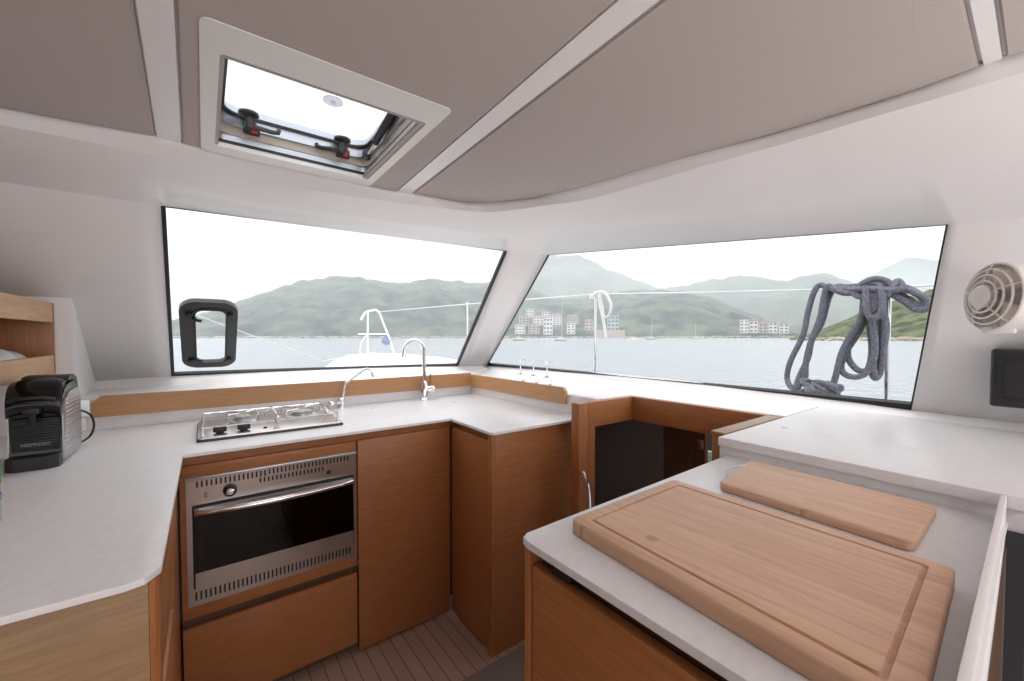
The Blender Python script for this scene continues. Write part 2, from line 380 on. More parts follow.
# ceiling: white headliner
AY = [s[0] for s in ST]
HB = (.02, .565, 1.10, 1.75)   # hatch hole x0 x1 y0 y1
bm = BM()
y_mid = HB[2]
# strip build: triangle fan avoided, quads from the edge curve back to the aft edge, leaving the hatch hole
def aq(x, y): return bm.verts.new((x, y, 1.953))
xs = [-2.2] + [HB[0], HB[1]] + [1.5]
def rect(x0, x1, y0, y1):
    bm.faces.new((aq(x0, y0), aq(x0, y1), aq(x1, y1), aq(x1, y0)))
rect(-2.2, 1.505, -2.6, HB[2]); rect(-2.2, HB[0], HB[2], 1.82); rect(HB[1], .7, HB[2], 1.82); rect(HB[0], HB[1], HB[3], 1.82)
edge = [p for p in AY if p.x > .7 and p.y > HB[2]]
vs = [aq(.7, HB[2]), aq(.7, 1.82)] + [aq(p.x + .01, p.y + .01) for p in edge] + [aq(1.36, HB[2])]
f = bm.faces.new(vs)
o = struct('ceiling', bm, 'white', smooth=0)
bm = BM()

# taupe ceiling panels, each an upholstered slab below the headliner
def panel(pts, label, zt=1.953, th=.012):
    n = len(pts); bm = BM()
    prism(bm, pts, zt - th, zt)
    low = [e for e in bm.edges if all(abs(v.co.z - (zt - th)) < 1e-5 for v in e.verts)]
    bmesh.ops.bevel(bm, geom=low, offset=.004, segments=2, affect='EDGES')
    o = obj('ceiling_panel', bm, 'fabric', smooth=40); return tag(o, label, 'ceiling panel', )
def inset(pt, k=.006): return (pt.x - (k if pt.x > 1.1 else 0), pt.y - k)
eR = [onz(u, v, 1.95) for u, v in [(413, 191.5), (435, 197), (456, 200), (489, 201), (532, 196.6), (583, 185), (640, 167), (700, 151.6), (806, 121.6), (911.6, 88), (978.6, 63.5)]]
b1a, b1b = onz(413, 191.5, 1.95), onz(658, 0, 1.95)
pR = [(p.x, p.y) for p in eR] + [(1.30, .122), (.70, .112), (b1b.x, .112)]
dx = (b1b.x - b1a.x) / (b1b.y - b1a.y)
pR[-1] = (b1a.x + dx * (.112 - b1a.y), .112)
panel(pR, 'large taupe ceiling panel with a curved outer edge above the starboard window')
b0a, b0b = onz(396, 190, 1.95), onz(612.6, 0, 1.95)
dx2 = (b0b.x - b0a.x) / (b0b.y - b0a.y)
lx = [onz(182.7, 141.7, 1.95), onz(176, 0, 1.95)]
dl = (lx[1].x - lx[0].x) / (lx[1].y - lx[0].y)
panelC = [(lx[0].x, 1.765), (lx[0].x + dl * (-.9 - lx[0].y), -.9), (b0a.x + dx2 * (-.9 - b0a.y), -.9), (b0a.x, 1.775), (HB[1] - .04, 1.775), (HB[1] - .04, HB[2] + .07), (HB[0] + .03, HB[2] + .07), (HB[0] + .03, 1.765)]
panel(panelC, 'middle taupe ceiling panel around the roof hatch, between the white strips')
rx = [onz(155, 134, 1.95), onz(133, 0, 1.95)]
dr = (rx[1].x - rx[0].x) / (rx[1].y - rx[0].y)
e0 = onz(0, 105, 1.95)
panel([(rx[0].x, rx[0].y), (rx[0].x + dr * (-.9 - rx[0].y), -.9), (-2.0, -.9), (-2.0, 1.80), (e0.x, e0.y - .006)], 'taupe ceiling panel left of the roof hatch, over the coffee machine')
panel([(1.485, .082), (1.485, -1.0), (.60, -1.0), (.60, .074)], 'taupe ceiling panel at the top right corner behind the cross strip')
# white cover strips between the panels
def strip(p, label):
    bm = BM(); prism(bm, p, 1.943, 1.952); o = obj('ceiling_strip', bm, 'white'); return tag(o, label, 'ceiling strip')
strip([(b0a.x + .004, 1.785), (b0a.x + dx2 * (-.9 - b0a.y) + .004, -.9), (b1a.x + dx * (.112 - b1a.y) - .004, -.9), (b1a.x + dx * (.112 - b1a.y) - .004, .112), (b1a.x - .004, 1.765)], 'long white ceiling strip running diagonally right of the roof hatch')
strip([(rx[0].x + .004, 1.79), (rx[0].x + dr * (-.9 - rx[0].y) + .004, -.9), (lx[0].x + dl * (-.9 - lx[0].y) - .004, -.9), (lx[0].x - .004, 1.79)], 'white ceiling strip left of the roof hatch')
strip([(.72, .108), (1.49, .116), (1.49, .088), (.72, .080)], 'short white ceiling strip at the top right corner of the picture')

# ------------------------------------------------------------------ windows
def pane_window(name, c, n_in, gw, label_mat='pane'):
    """c: corners TL TR BR BL (on the inner wall face), gw: gasket widths (top, right, bottom, left)"""
    ctr = sum(c, Vector()) / 4; e = sempty(name, ctr)
    off = n_in * -.018
    bm = BM(); vs = [bm.verts.new(p + off + (p - ctr) * .012) for p in c]; f = bm.faces.new(vs)
    obj('window_glass', bm, label_mat, e, smooth=0)
    bm = BM()
    inn = []
    def ln(i): return (c[i], c[(i + 1) % 4], gw[i])
    # inner corners by offsetting the edges inward
    nn = n_in
    offs = []
    for i in range(4):
        a, b, w = ln(i); d = (b - a).normalized(); m = nn.cross(d); m = m if m.dot(ctr - a) > 0 else -m
        offs.append((a + m * w, d))
    for i in range(4):
        (p, d), (q, g) = offs[i - 1], offs[i]
        # closest point of two coplanar-ish lines
        w0 = p - q; A = d.dot(d); B = d.dot(g); Cc = g.dot(g); D = d.dot(w0); Ee = g.dot(w0); t = (B * Ee - Cc * D) / (A * Cc - B * B)
        inn.append(p + d * t)
    outer = [p - (ctr - p).normalized() * .004 for p in c]
    L = [[bm.verts.new(p + nn * k) for p in loop] for loop, k in ((outer, -.016), (outer, .001), (inn, .001), (inn, -.016))]
    for a in range(4):
        X, Y = L[a], L[(a + 1) % 4]
        for i in range(4): bm.faces.new((X[i], X[(i + 1) % 4], Y[(i + 1) % 4], Y[i]))
    bmesh.ops.recalc_face_normals(bm, faces=bm.faces[:])
    obj('window_gasket', bm, 'black', e, smooth=0)
    return e
w1 = pane_window('window_1', [rk(162, 206), rk(507, 251), rk(458, 366), rk(172, 376)], -RN.normalized(), (.004, .016, .018, .011))
nR = (TR - TL).cross(BL - TL).normalized(); nR = nR if nR.x < 0 else -nR
w2 = pane_window('window_2', [TL, TR, BR, BL], nR, (.0012, .0012, .026, .005))

# small opening portlight in the front window
PC = rk(209.5, 335.5); rt = Vector((1, 0, 0)); upv = Vector((0, -.80, .75)).normalized(); nin = -RN.normalized()
def PL(x, y, d): return PC + rt * x + upv * y + nin * d
wP, hP = .240, .50
outer = rrect(0, 0, wP, hP, .07, 6); inner = rrect(0.006, -.005, .130, .410, .035, 6)
pf = obj('portlight_frame', frame_solid(BM(), outer, inner, PL, -.014, .012), 'darkgrey', w1)
bm = BM(); frame_solid(bm, rrect(0.006, -.005, .146, .428, .042, 6), rrect(0.006, -.005, .123, .400, .032, 6), PL, .010, .016); obj('portlight_seal', bm, 'black', pf)
for sx, sy in ((-1, 1), (1, 1), (-1, -1), (1, -1)):
    bm = BM(); lathe(bm, [(0, 0), (.014, 0), (.014, .012), (.01, .016), (0, .016)], PL(sx * .084 + .004, sy * .175 - .005, .012), nin, 14); obj('hinge_knob', bm, 'black', pf)
for sy in (.14, -.17):
    bm = BM(); tube(bm, [PL(-.068, sy, .018), PL(-.050, sy - .004, .024), PL(-.032, sy - .008, .024)], .008, 8)
    lathe(bm, [(0, 0), (.011, 0), (.011, .01), (0, .01)], PL(-.060, sy, .014), nin, 12); obj('latch', bm, 'black', pf)

# outside lip of the roof moulding, seen as a pale band along the top of the front window
bm = BM(); no = RN.normalized(); up_ = Vector((0, -.80, .75)).normalized()
a, b = rk(158, 205), rk(512, 250.5)
q = [[p + no * .03 + up_ * .03, p + no * .03 - up_ * .014, p + no * .05 - up_ * .014, p + no * .06 + up_ * .04] for p in (a, a.lerp(b, .5), b)]
V = [[bm.verts.new(p) for p in c] for c in q]
for A, B in zip(V, V[1:]):
    for k in range(4): bm.faces.new((A[k], A[(k + 1) % 4], B[(k + 1) % 4], B[k]))
bm.faces.new(V[0]); bm.faces.new(V[-1][::-1]); bmesh.ops.recalc_face_normals(bm, faces=bm.faces[:])
struct('trim_3', bm, 'gel_out', smooth=0)
# ------------------------------------------------------------------ roof hatch
hx0, hx1, hy0, hy1 = .003, .575, 1.038, 1.775
ix0, ix1, iy0, iy1 = .040, .545, 1.148, 1.702
hcx, hcy = (hx0 + hx1) / 2, (hy0 + hy1) / 2
hatch = thing('roof_hatch', 'square roof hatch with white trim and clear lid in the taupe ceiling', 'hatch', (hcx, hcy, 1.93))
def HZ(x, y, d): return Vector((x, y, d))
icx, icy, iw, ih = (ix0 + ix1) / 2, (iy0 + iy1) / 2, ix1 - ix0, iy1 - iy0
def ring(name, m, w1_, h1_, r1, w2_, h2_, r2, z0, z1, par=hatch, c=None, c2=None):
    cx, cy = c or (icx, icy); dx_, dy_ = c2 or (cx, cy)
    bm = BM(); frame_solid(bm, rrect(cx, cy, w1_, h1_, r1), rrect(dx_, dy_, w2_, h2_, r2), HZ, z0, z1); return obj(name, bm, m, par)
tr = ring('trim_frame', 'plastic_white', hx1 - hx0, hy1 - hy0, .02, iw, ih, .012, 1.9385, 1.9525, c=(hcx, hcy), c2=(icx, icy))
ring('upper_liner', 'plastic_white', iw + .05, ih + .05, .02, iw + .004, ih + .004, .012, 1.95, 1.965)
ring('seal', 'black', iw + .03, ih + .03, .02, iw - .006, ih - .006, .016, 1.955, 1.964)
ring('lower_frame', 'alu', iw + .05, ih + .05, .03, iw - .004, ih - .004, .03, 1.964, 1.984)
ring('liner_band', 'beige', iw + .05, ih + .05, .04, iw - .012, ih - .012, .045, 1.984, 2.012)
ring('upper_frame', 'alu', iw + .05, ih + .05, .05, iw - .03, ih - .03, .055, 2.012, 2.045)
ring('lid_gasket', 'black', iw + .05, ih + .05, .05, iw - .05, ih - .05, .055, 2.045, 2.052)
ring('lid_edge', 'alu', iw + .09, ih + .09, .05, iw - .04, ih - .04, .055, 2.054, 2.075)
bm = BM(); prism(bm, rrect(icx, icy, iw + .06, ih + .06, .05), 2.053, 2.063); obj('lid_glass', bm, 'pane', hatch)
p = onz(333, 102, 2.05)
bm = BM(); lathe(bm, [(.008, 0), (.031, 0), (.031, .004), (.008, .004), (.008, 0)], p, seg=20)
lathe(bm, [(0, -.004), (.007, -.004), (.007, .002), (0, .002)], p, seg=12); obj('lid_vent', bm, mat('frosted_vent', (.75, .75, .8), .5, 0, Transmission_Weight=.8), hatch)
def latch(x, rot):
    b = Vector((x, iy1 - .012, 2.012))
    bm = BM(); box(bm, (b.x - .024, b.y - .014, b.z - .014), (b.x + .024, b.y + .012, b.z + .016), .004); base = obj('latch_base', bm, 'darkgrey', hatch)
    q = Vector((b.x - .012, b.y - .045, b.z))
    bm = BM(); tube(bm, [b + Vector((-.006, -.008, 0)), q + Vector((0, 0, .002))], .012, 8); lathe(bm, [(0, -.012), (.013, -.012), (.013, .02), (.016, .024), (.030, .030), (.030, .037), (.0, .040)], q, seg=18); obj('latch_knob', bm, 'darkgrey', base)
    d = Vector((math.cos(rot), math.sin(rot), 0)); q = q + Vector((0, 0, -.004))
    bm = BM(); tube(bm, [q - d * .012, q + d * .03, q + d * .07, q + d * .088 + Vector((0, 0, .004)), q + d * .09 + Vector((0, 0, .014))], .008, 8, rs=[.011, .009, .008, .008, .007]); obj('latch_handle', bm, 'darkgrey', base)
    bm = BM(); box(bm, (b.x - .004, b.y - .030, b.z - .015), (b.x + .014, b.y - .014, b.z - .004), .002); box(bm, (b.x + .002, b.y - .032, b.z + .006), (b.x + .012, b.y - .022, b.z + .018), .002); obj('red_button', bm, 'red', base)
latch(.145, .08); latch(.445, 2.75)
bm = BM(); s0 = Vector((ix1 - .035, iy1 - .10, 1.99)); s1 = Vector((ix1 - .03, iy1 - .30, 2.035)); tube(bm, [s0, s1], .006, 8); st = obj('lid_stay', bm, 'chrome', hatch)
bm = BM(); tube(bm, [s0.lerp(s1, .45), s1, s1 + (s1 - s0) * .5], .014, 10); obj('stay_cylinder', bm, 'darkgrey', st)
bm = BM(); box(bm, (s0.x - .013, s0.y - .013, s0.z - .012), (s0.x + .013, s0.y + .013, s0.z + .02), .004); obj('stay_bracket', bm, 'darkgrey', st)

# ================================================================== FLOOR
bm = BM(); box(bm, (-2.2, -2.6, FZ - .03), (1.30, 2.66, FZ)); struct('floor', bm, 'floor')
bm = BM(); box(bm, (-2.23, -2.6, FZ), (-2.2, 2.53, 1.95)); struct('wall_port', bm, 'white')
bm = BM(); box(bm, (-2.2, -2.63, FZ), (2.1, -2.6, 1.15)); struct('wall_back', bm, 'white')  # unseen aft wall, added half-height to keep low daylight off the cabinets
# ================================================================== GALLEY WORKTOP
CT = .90
bm = BM()
prism(bm, [(-1.6, .915), (-.11, .893), (-.085, .90), (-.066, .93), (-.063, 1.765), (.955, 1.765), (.947, 1.41), (.955, 1.395), (1.452, 1.390), (1.50, 1.40), (1.50, 2.460), (-.40, 2.460), (-.40, 2.528), (-1.6, 2.528)], .888, CT, .003)
tag(obj('galley_worktop', bm, 'counter'), 'white u-shaped galley worktop carrying the hob, both taps and the coffee machine', 'worktop')
# white upstand of the backsplash and its oak capping
bm = BM()
box(bm, (-.40, 2.461, .89), (1.50, 2.475, .956), .001)
tag(obj('splash_strip', bm, 'counter'), 'low white upstand behind the hob, below the oak rail', 'upstand')
R0 = Vector((1.502, 2.460, 0)); R1 = Vector((1.502, 1.31, 0)); nRr = Vector((1, 0, 0))
def upright(bm, a, b, n, th, z0, z1, ch=0.0):
    # slab standing on the line a-b with thickness th along n; ch chamfers the far top corner
    pts = [(0, z0), (1, z0), (1, z1 - ch), (1 - ch / (b - a).length, z1), (0, z1)] if ch else [(0, z0), (1, z0), (1, z1), (0, z1)]
    A = [bm.verts.new(a.lerp(b, t) + Vector((0, 0, z))) for t, z in pts]; B = [bm.verts.new(a.lerp(b, t) + n * th + Vector((0, 0, z))) for t, z in pts]
    bm.faces.new(A); bm.faces.new(B[::-1]); k = len(pts)
    for i in range(k): bm.faces.new((A[i], A[(i + 1) % k], B[(i + 1) % k], B[i]))
    bmesh.ops.recalc_face_normals(bm, faces=bm.faces[:]); return bm
bm = upright(BM(), R0, R1, nRr, .018, .89, .999)
tag(obj('splash_strip', bm, 'white'), 'white upstand on the right of the worktop, behind the short oak rail', 'upstand')
bm = upright(BM(), Vector((1.482, 2.440, 0)), Vector((-.385, 2.440, 0)), Vector((0, 1, 0)), .018, .956, 1.046, .03)
tag(obj('oak_rail', bm, 'rail_x'), 'long oak rail along the back of the worktop under the left window', 'rail')
bm = upright(BM(), Vector((1.483, 2.440, 0)), Vector((1.483, 1.515, 0)), nRr, .018, .950, 1.035, .018)
tag(obj('oak_rail', bm, 'rail_y'), 'short oak rail with a rounded end beside the companionway', 'rail')

# ================================================================== BASE CABINETS
YF = 1.778
DZ = .862
cab = thing('oven_cabinet', 'oak base cabinet that holds the built-in oven and one drawer', 'cabinet', (.22, 2.0, FZ))
bm = BM(); box(bm, (-.075, YF + .035, FZ + .06), (-.064, 2.40, .850)); obj('side_board', bm, 'shadowgap', cab)
bm = BM(); box(bm, (.5045, YF + .035, FZ + .06), (.5135, 2.40, .850)); obj('side_board', bm, 'shadowgap', cab)
bm = BM(); box(bm, (-.064, 2.38, FZ + .06), (.5045, 2.40, .850)); obj('back_board', bm, 'shadowgap', cab)
bm = BM(); box(bm, (-.064, YF + .030, .310), (.5045, 2.38, .325)); obj('oven_shelf', bm, 'shadowgap', cab)
bm = BM(); box(bm, (-.064, YF + .030, FZ + .06), (.5045, YF + .05, .31)); obj('drawer_box', bm, 'shadowgap', cab)
bm = BM()
OX0, OX1, OZ0, OZ1 = -.058, .505, .365, .811
box(bm, (-.074, YF, OZ1), (.510, YF + .02, DZ - .008), .001); box(bm, (-.074, YF, OZ0 - .045), (.510, YF + .02, OZ0), .001)
box(bm, (-.074, YF, OZ0), (OX0, YF + .02, OZ1)); box(bm, (OX1, YF, OZ0), (.510, YF + .02, OZ1)); obj('oven_surround', bm, 'oak_x', cab)
bm = BM(); box(bm, (-.074, YF, FZ + .05), (.508, YF + .02, .286), .0015); obj('drawer', bm, 'oak_x', cab)
bm = BM(); box(bm, (-.075, YF + .022, DZ - .010), (.985, YF + .034, .888)); tag(obj('top_rail', bm, 'oak_x'), 'brown rail under the front edge of the worktop, above the oven', 'rail')
bm = BM(); box(bm, (-.07, YF + .05, FZ), (.96, YF + .07, FZ + .07)); struct('baseboard_front', bm, 'shadowgap')
sink = thing('sink_cabinet', 'oak base cabinet with one plain door right of the oven', 'cabinet', (.73, 2.0, FZ))
bm = BM(); box(bm, (.516, YF + .035, FZ + .06), (1.0, 2.5, .850)); obj('carcass', bm, 'shadowgap', sink)
bm = BM(); box(bm, (.516, YF, FZ + .012), (.957, YF + .02, DZ - .006), .0015); obj('door', bm, 'oak_x', sink)
pen = thing('corner_cabinet', 'oak cabinet at the end of the worktop beside the companionway', 'cabinet', (1.17, 1.6, FZ))
bm = BM(); box(bm, (1.01, 1.44, FZ), (1.36, 1.76, .850)); obj('carcass', bm, 'shadowgap', pen)
bm = BM(); box(bm, (.963, 1.448, FZ + .012), (.981, 1.772, DZ - .006), .0015); obj('door', bm, 'oak_x', pen)
bm = BM(); box(bm, (.957, 1.412, FZ), (.975, 1.442, .888), .001); obj('corner_post', bm, 'oak_z', pen)
bm = BM(); box(bm, (.9755, 1.412, FZ), (1.45, 1.43, .888), .001); obj('end_panel', bm, 'oak_x', pen)
bm = BM(); box(bm, (.985, 1.445, DZ - .01), (1.0, 1.80, .888)); obj('top_rail', bm, 'oak_y', pen)
# port cabinet, left foreground
pc = thing('port_cabinet', 'pale oak cabinet in the left foreground under the worktop with the coffee machine', 'cabinet', (-.5, 1.3, FZ))
bm = BM(); box(bm, (-1.6, .955, FZ), (-.11, 1.70, .850)); obj('carcass', bm, 'shadowgap', pc)
bm = BM(); box(bm, (-1.6, .925, FZ), (-.083, .943, .888), .001); obj('end_panel', bm, 'pale_x', pc)
bm = BM(); prism(bm, [(-.0825, .925), (-.074, .925), (-.070, .93), (-.070, .962), (-.0825, .962)], FZ, .888); obj('corner_post', bm, 'oak_z', pc)
bm = BM(); box(bm, (-.096, .965, .80), (-.076, 1.76, .888), .001); obj('top_rail', bm, 'oak_y', pc)
bm = BM(); box(bm, (-.096, .975, .62), (-.078, 1.35, .792), .001); obj('drawer', bm, 'oak_y', pc)
bm = BM(); box(bm, (-.096, .975, FZ + .02), (-.074, 1.35, .60), .001); obj('door', bm, 'oak_y', pc)
bm = BM(); box(bm, (-.096, 1.36, FZ + .02), (-.080, 1.765, .79), .001); obj('side_panel', bm, 'oak_y', pc)

# ------------------------------------------------------------------ oven
OY = YF - .006
ov = thing('built_in_oven', 'stainless steel built-in oven with black glass door and long bar handle', 'oven', (.22, OY, OZ0))
def OV(x, z): return (x, z)
bm = BM()
# frame plate with slot-shaped vents, top and bottom
def plate(x0, x1, z0, z1): box(bm, (x0, OY, z0), (x1, OY + .014, z1))
DX0, DX1, DZ0, DZ1 = OX0 + .018, OX1 - .012, OZ0 + .062, OZ1 - .098
plate(OX0, DX0, OZ0, OZ1); plate(DX1, OX1, OZ0, OZ1); plate(DX0, DX1, OZ0, DZ0 - .004); plate(DX0, DX1, DZ1 + .004, OZ1)
fr = obj('front_plate', bm, 'steel', ov, smooth=0)
bm = BM(); box(bm, (OX0 - .002, OY - .012, OZ1 - .006), (OX1 + .002, OY + .012, OZ1 + .004), .002); obj('top_lip', bm, 'alu', ov)
def slots(name, rows):
    bm = BM()
    for z0, z1, x0, x1, st_ in rows:
        x = x0
        while x < x1: box(bm, (x, OY - .0006, z0), (x + .0055, OY + .003, z1)); x += st_
    return obj(name, bm, 'black', fr, smooth=0)
slots('vent_slots', [(OZ1 - .034, OZ1 - .012, OX0 + .028, OX0 + .235, .0135), (OZ1 - .030, OZ1 - .010, OX0 + .245, OX1 - .025, .0135), (OZ1 - .056, OZ1 - .038, OX0 + .215, OX0 + .44, .0135)])
slots('vent_slots', [(OZ0 + .018, OZ0 + .048, OX0 + .02, OX1 - .02, .0135)])
bm = BM(); box(bm, (DX0, OY - .010, DZ0), (DX1, OY + .004, DZ0 + .002)); 
bm = BM(); n_ = .003
frame_solid(bm, [(DX0 - .002, DZ0 - .002), (DX1 + .002, DZ0 - .002), (DX1 + .002, DZ1 + .002), (DX0 - .002, DZ1 + .002)], [(DX0 + .003, DZ0 + .003), (DX1 - .003, DZ0 + .003), (DX1 - .003, DZ1 - .003), (DX0 + .003, DZ1 - .003)], lambda x, z, d: Vector((x, d, z)), OY - .002, OY + .012)
obj('door_seal', bm, 'black', ov, smooth=0)
bm = BM(); GZ0, GZ1 = DZ0 + .058, DZ1 - .030
box(bm, (DX0 + .004, OY - .016, DZ0 + .004), (DX1 - .004, OY, GZ0)); box(bm, (DX0 + .004, OY - .016, GZ1), (DX1 - .004, OY, DZ1 - .004))
door = obj('oven_door', bm, 'steel', ov, smooth=0)
bm = BM(); box(bm, (DX0 + .004, OY - .0155, GZ0), (DX1 - .004, OY - .011, GZ1)); obj('door_glass', bm, 'ovenglass', door, smooth=0)
# cavity with racks behind the glass
bm = BM(); cx0, cx1, cz0, cz1, cy1 = DX0 + .06, DX1 - .06, DZ0 + .02, DZ1 - .02, OY + .34
vs = [bm.verts.new(p) for p in ((cx0, OY + .014, cz0), (cx1, OY + .014, cz0), (cx1, OY + .014, cz1), (cx0, OY + .014, cz1), (cx0, cy1, cz0), (cx1, cy1, cz0), (cx1, cy1, cz1), (cx0, cy1, cz1))]
for q in ((4, 5, 6, 7), (0, 1, 5, 4), (3, 2, 6, 7), (0, 3, 7, 4), (1, 2, 6, 5)): bm.faces.new([vs[i] for i in q])
outer = [(DX0, DZ0), (DX1, DZ0), (DX1, DZ1), (DX0, DZ1)]; inn = [(cx0, cz0), (cx1, cz0), (cx1, cz1), (cx0, cz1)]
for i in range(4):
    a, b, c, d = outer[i], outer[(i + 1) % 4], inn[(i + 1) % 4], inn[i]
    bm.faces.new([bm.verts.new((q[0], OY + .014, q[1])) for q in (a, b, c, d)])
obj('oven_cavity', bm, 'darkgrey', ov, smooth=0)
for zz in (.585, .53):
    bm = BM(); tube(bm, [(cx0, OY + .04, zz), (cx1, OY + .04, zz)], .003, 6); tube(bm, [(cx0, OY + .30, zz), (cx1, OY + .30, zz)], .003, 6)
    x = cx0 + .02
    while x < cx1: tube(bm, [(x, OY + .04, zz), (x, OY + .30, zz)], .0012, 5); x += .022
    obj('oven_rack', bm, 'steel', ov)
bm = BM(); hz = GZ1 + .013
hp = [Vector((zr(t, DX0 + .012, DX1 - .012), OY - .022 - .030 * math.sin(PI * t) ** .7, hz)) for t in [i / 24 for i in range(25)]]
tube(bm, [(DX0 + .02, OY - .012, hz)] + hp + [(DX1 - .02, OY - .012, hz)], .011, 12, rs=[.010] + [.011] * 25 + [.010]); obj('door_handle', bm, 'chrome', door)
kc = ony(230, 489.5, OY)
bm = BM(); lathe(bm, [(0, .024), (.012, .024), (.020, .018), (.0215, 0)], kc, (0, -1, 0), 24); kb = obj('control_knob', bm, 'black', ov)
bm = BM(); lathe(bm, [(.0, .026), (.011, .026), (.012, .020)], kc, (0, -1, 0), 20); box(bm, (kc.x - .003, kc.y - .034, kc.z - .014), (kc.x + .003, kc.y - .024, kc.z + .014), .001, mtx=Matrix.Translation(kc) @ Matrix.Rotation(1.1, 4, 'Y') @ Matrix.Translation(-kc)); obj('knob_cap', bm, 'chrome', kb)
ig = ony(328.5, 472, OY); bm = BM(); lathe(bm, [(0, .006), (.006, .006), (.0085, .004), (.0085, 0)], ig, (0, -1, 0), 16); obj('ignition_button', bm, 'black', ov)
px = ony(206, 495, OY); mt = Matrix.Translation(px + Vector((0, -.0006, 0))) @ Matrix.Rotation(PI / 2, 4, 'X'); text_part('flame_symbol', 'E', .024, mt, 'black', fr)
px = ony(219, 482.5, OY); mt = Matrix.Translation(px + Vector((0, -.0006, 0))) @ Matrix.Rotation(PI / 2, 4, 'X'); text_part('dial_mark', '0 I', .008, mt, 'black', fr)

# ------------------------------------------------------------------ hob
hA, hB_, hC, hD = onz(198, 442, .9), onz(341, 428, .9), onz(327, 408, .9), onz(202, 417.5, .9)
hob = thing('gas_hob', 'small stainless two-burner gas hob set in the worktop above the oven', 'hob', (.25, 2.15, CT))
hx_0, hx_1, hy_0, hy_1 = hA.x - .005, .50, 1.925, 2.33
bm = BM(); prism(bm, rrect((hx_0 + hx_1) / 2, (hy_0 + hy_1) / 2, hx_1 - hx_0, hy_1 - hy_0, .015), CT, CT + .010, .003); obj('gasket_rim', bm, 'darkgrey', hob)
bm = BM(); prism(bm, rrect((hx_0 + hx_1) / 2, (hy_0 + hy_1) / 2, hx_1 - hx_0 - .006, hy_1 - hy_0 - .006, .015), CT + .010, CT + .016, .002); obj('hob_plate', bm, 'steel', hob)
for bx, by, r in ((.135, 2.215, .045), (.375, 2.20, .062)):
    bm = BM(); lathe(bm, [(r * 1.25, 0), (r * 1.2, .004), (r * .8, .006), (r * .8, .014), (0, .016)], (bx, by, CT + .016), seg=28); bn = obj('burner', bm, 'alu', hob)
    bm = BM(); lathe(bm, [(r * .72, 0), (r * .72, .008), (r * .6, .011), (0, .011)], (bx, by, CT + .031), seg=28); obj('burner_cap', bm, 'beige', bn)
    for k in range(4):
        a = PI / 4 + k * PI / 2; c, s = math.cos(a), math.sin(a); bm = BM()
        tube(bm, smooth_path([(bx + c * r * 1.75, by + s * r * 1.75, CT + .016), (bx + c * r * 1.7, by + s * r * 1.7, CT + .052), (bx + c * r * 1.2, by + s * r * 1.2, CT + .054), (bx + c * r * .4, by + s * r * .4, CT + .052)], 4), .003, 6); obj('pan_support', bm, 'chrome', hob)
bm = BM()
gx0, gx1, gy0, gy1, gz = hx_0 + .02, hx_1 - .02, hy_0 + .03, hy_1 - .02, CT + .05
tube(bm, [(gx0, gy0, gz), (gx1, gy0, gz), (gx1, gy1, gz), (gx0, gy1, gz)], .0028, 6, closed=True); obj('fiddle_rail', bm, 'chrome', hob)
for x in (gx0, (gx0 + gx1) / 2, gx1):
    for y in (gy0, gy1):
        bm = BM(); tube(bm, [(x, y, CT + .016), (x, y, CT + .06)], .003, 6); lathe(bm, [(0, 0), (.007, 0), (.007, .006), (0, .006)], (x, y, CT + .016), seg=12); obj('rail_post', bm, 'chrome', hob)
bm = BM(); xm = (gx0 + gx1) / 2 + .01
tube(bm, smooth_path([(xm, gy0, CT + .016), (xm, gy0 + .01, gz + .01), (xm, gy0 + .12, gz + .02), (xm, gy1 - .1, gz + .02), (xm, gy1, CT + .04)], 5), .0028, 6); obj('pan_clamp', bm, 'chrome', hob)
bm = BM(); tube(bm, smooth_path([(gx1 - .05, gy0 + .05, CT + .018), (gx1 - .03, gy0 + .06, gz + .008), (gx1 - .03, gy1 - .08, gz + .01), (gx1 - .05, gy1 - .07, CT + .018)], 5), .0028, 6); obj('pan_clamp', bm, 'chrome', hob)
for kx in (.045, .125):
    bm = BM(); box(bm, (kx - .022, 1.972, CT + .022), (kx + .022, 2.000, CT + .042), .004); kb = obj('burner_knob', bm, 'black', hob)
    bm = BM(); lathe(bm, [(.014, 0), (.012, .006), (.012, .022)], (kx, 1.99, CT + .015), seg=14); obj('knob_stem', bm, 'black', kb)
bm = BM(); lathe(bm, [(0, .005), (.006, .005), (.008, 0)], (.20, 1.985, CT + .016), seg=14); obj('spark_button', bm, 'black', hob)

# ------------------------------------------------------------------ taps
t1 = Vector((.613, 2.405, CT))
tp = thing('fold_down_tap', 'slim chrome tap with a bent spout standing right of the gas hob', 'tap', t1)
bm = BM(); lathe(bm, [(0, 0), (.024, 0), (.024, .006), (.017, .010), (.015, .035), (.016, .05), (.010, .056), (0, .056)], t1, seg=20); obj('tap_body', bm, 'chrome', tp)
y1 = t1.y
bm = BM(); tube(bm, smooth_path([ony(342, 402, y1), ony(343.5, 393, y1), ony(345.5, 384, y1), ony(350, 380, y1), ony(358, 374, y1), ony(364, 369.8, y1), ony(368.5, 369.2, y1), ony(371.5, 372, y1), ony(373, 377, y1)], 4), .0075, 10); obj('spout', bm, 'chrome', tp)
bm = BM(); h0 = t1 + Vector((-.012, -.01, .03)); tube(bm, [h0, h0 + Vector((-.045, -.015, 0))], .006, 8); lathe(bm, [(0, 0), (.014, 0), (.016, .006), (.016, .016), (.012, .02), (0, .02)], h0 + Vector((-.04, -.012, 0)), (-1, -.3, 0), 14); obj('tap_knob', bm, 'chrome', tp)
t2 = Vector((1.107, 2.39, CT)); y2 = t2.y
tp = thing('mixer_tap', 'tall chrome gooseneck mixer tap in front of the long oak rail', 'tap', t2)
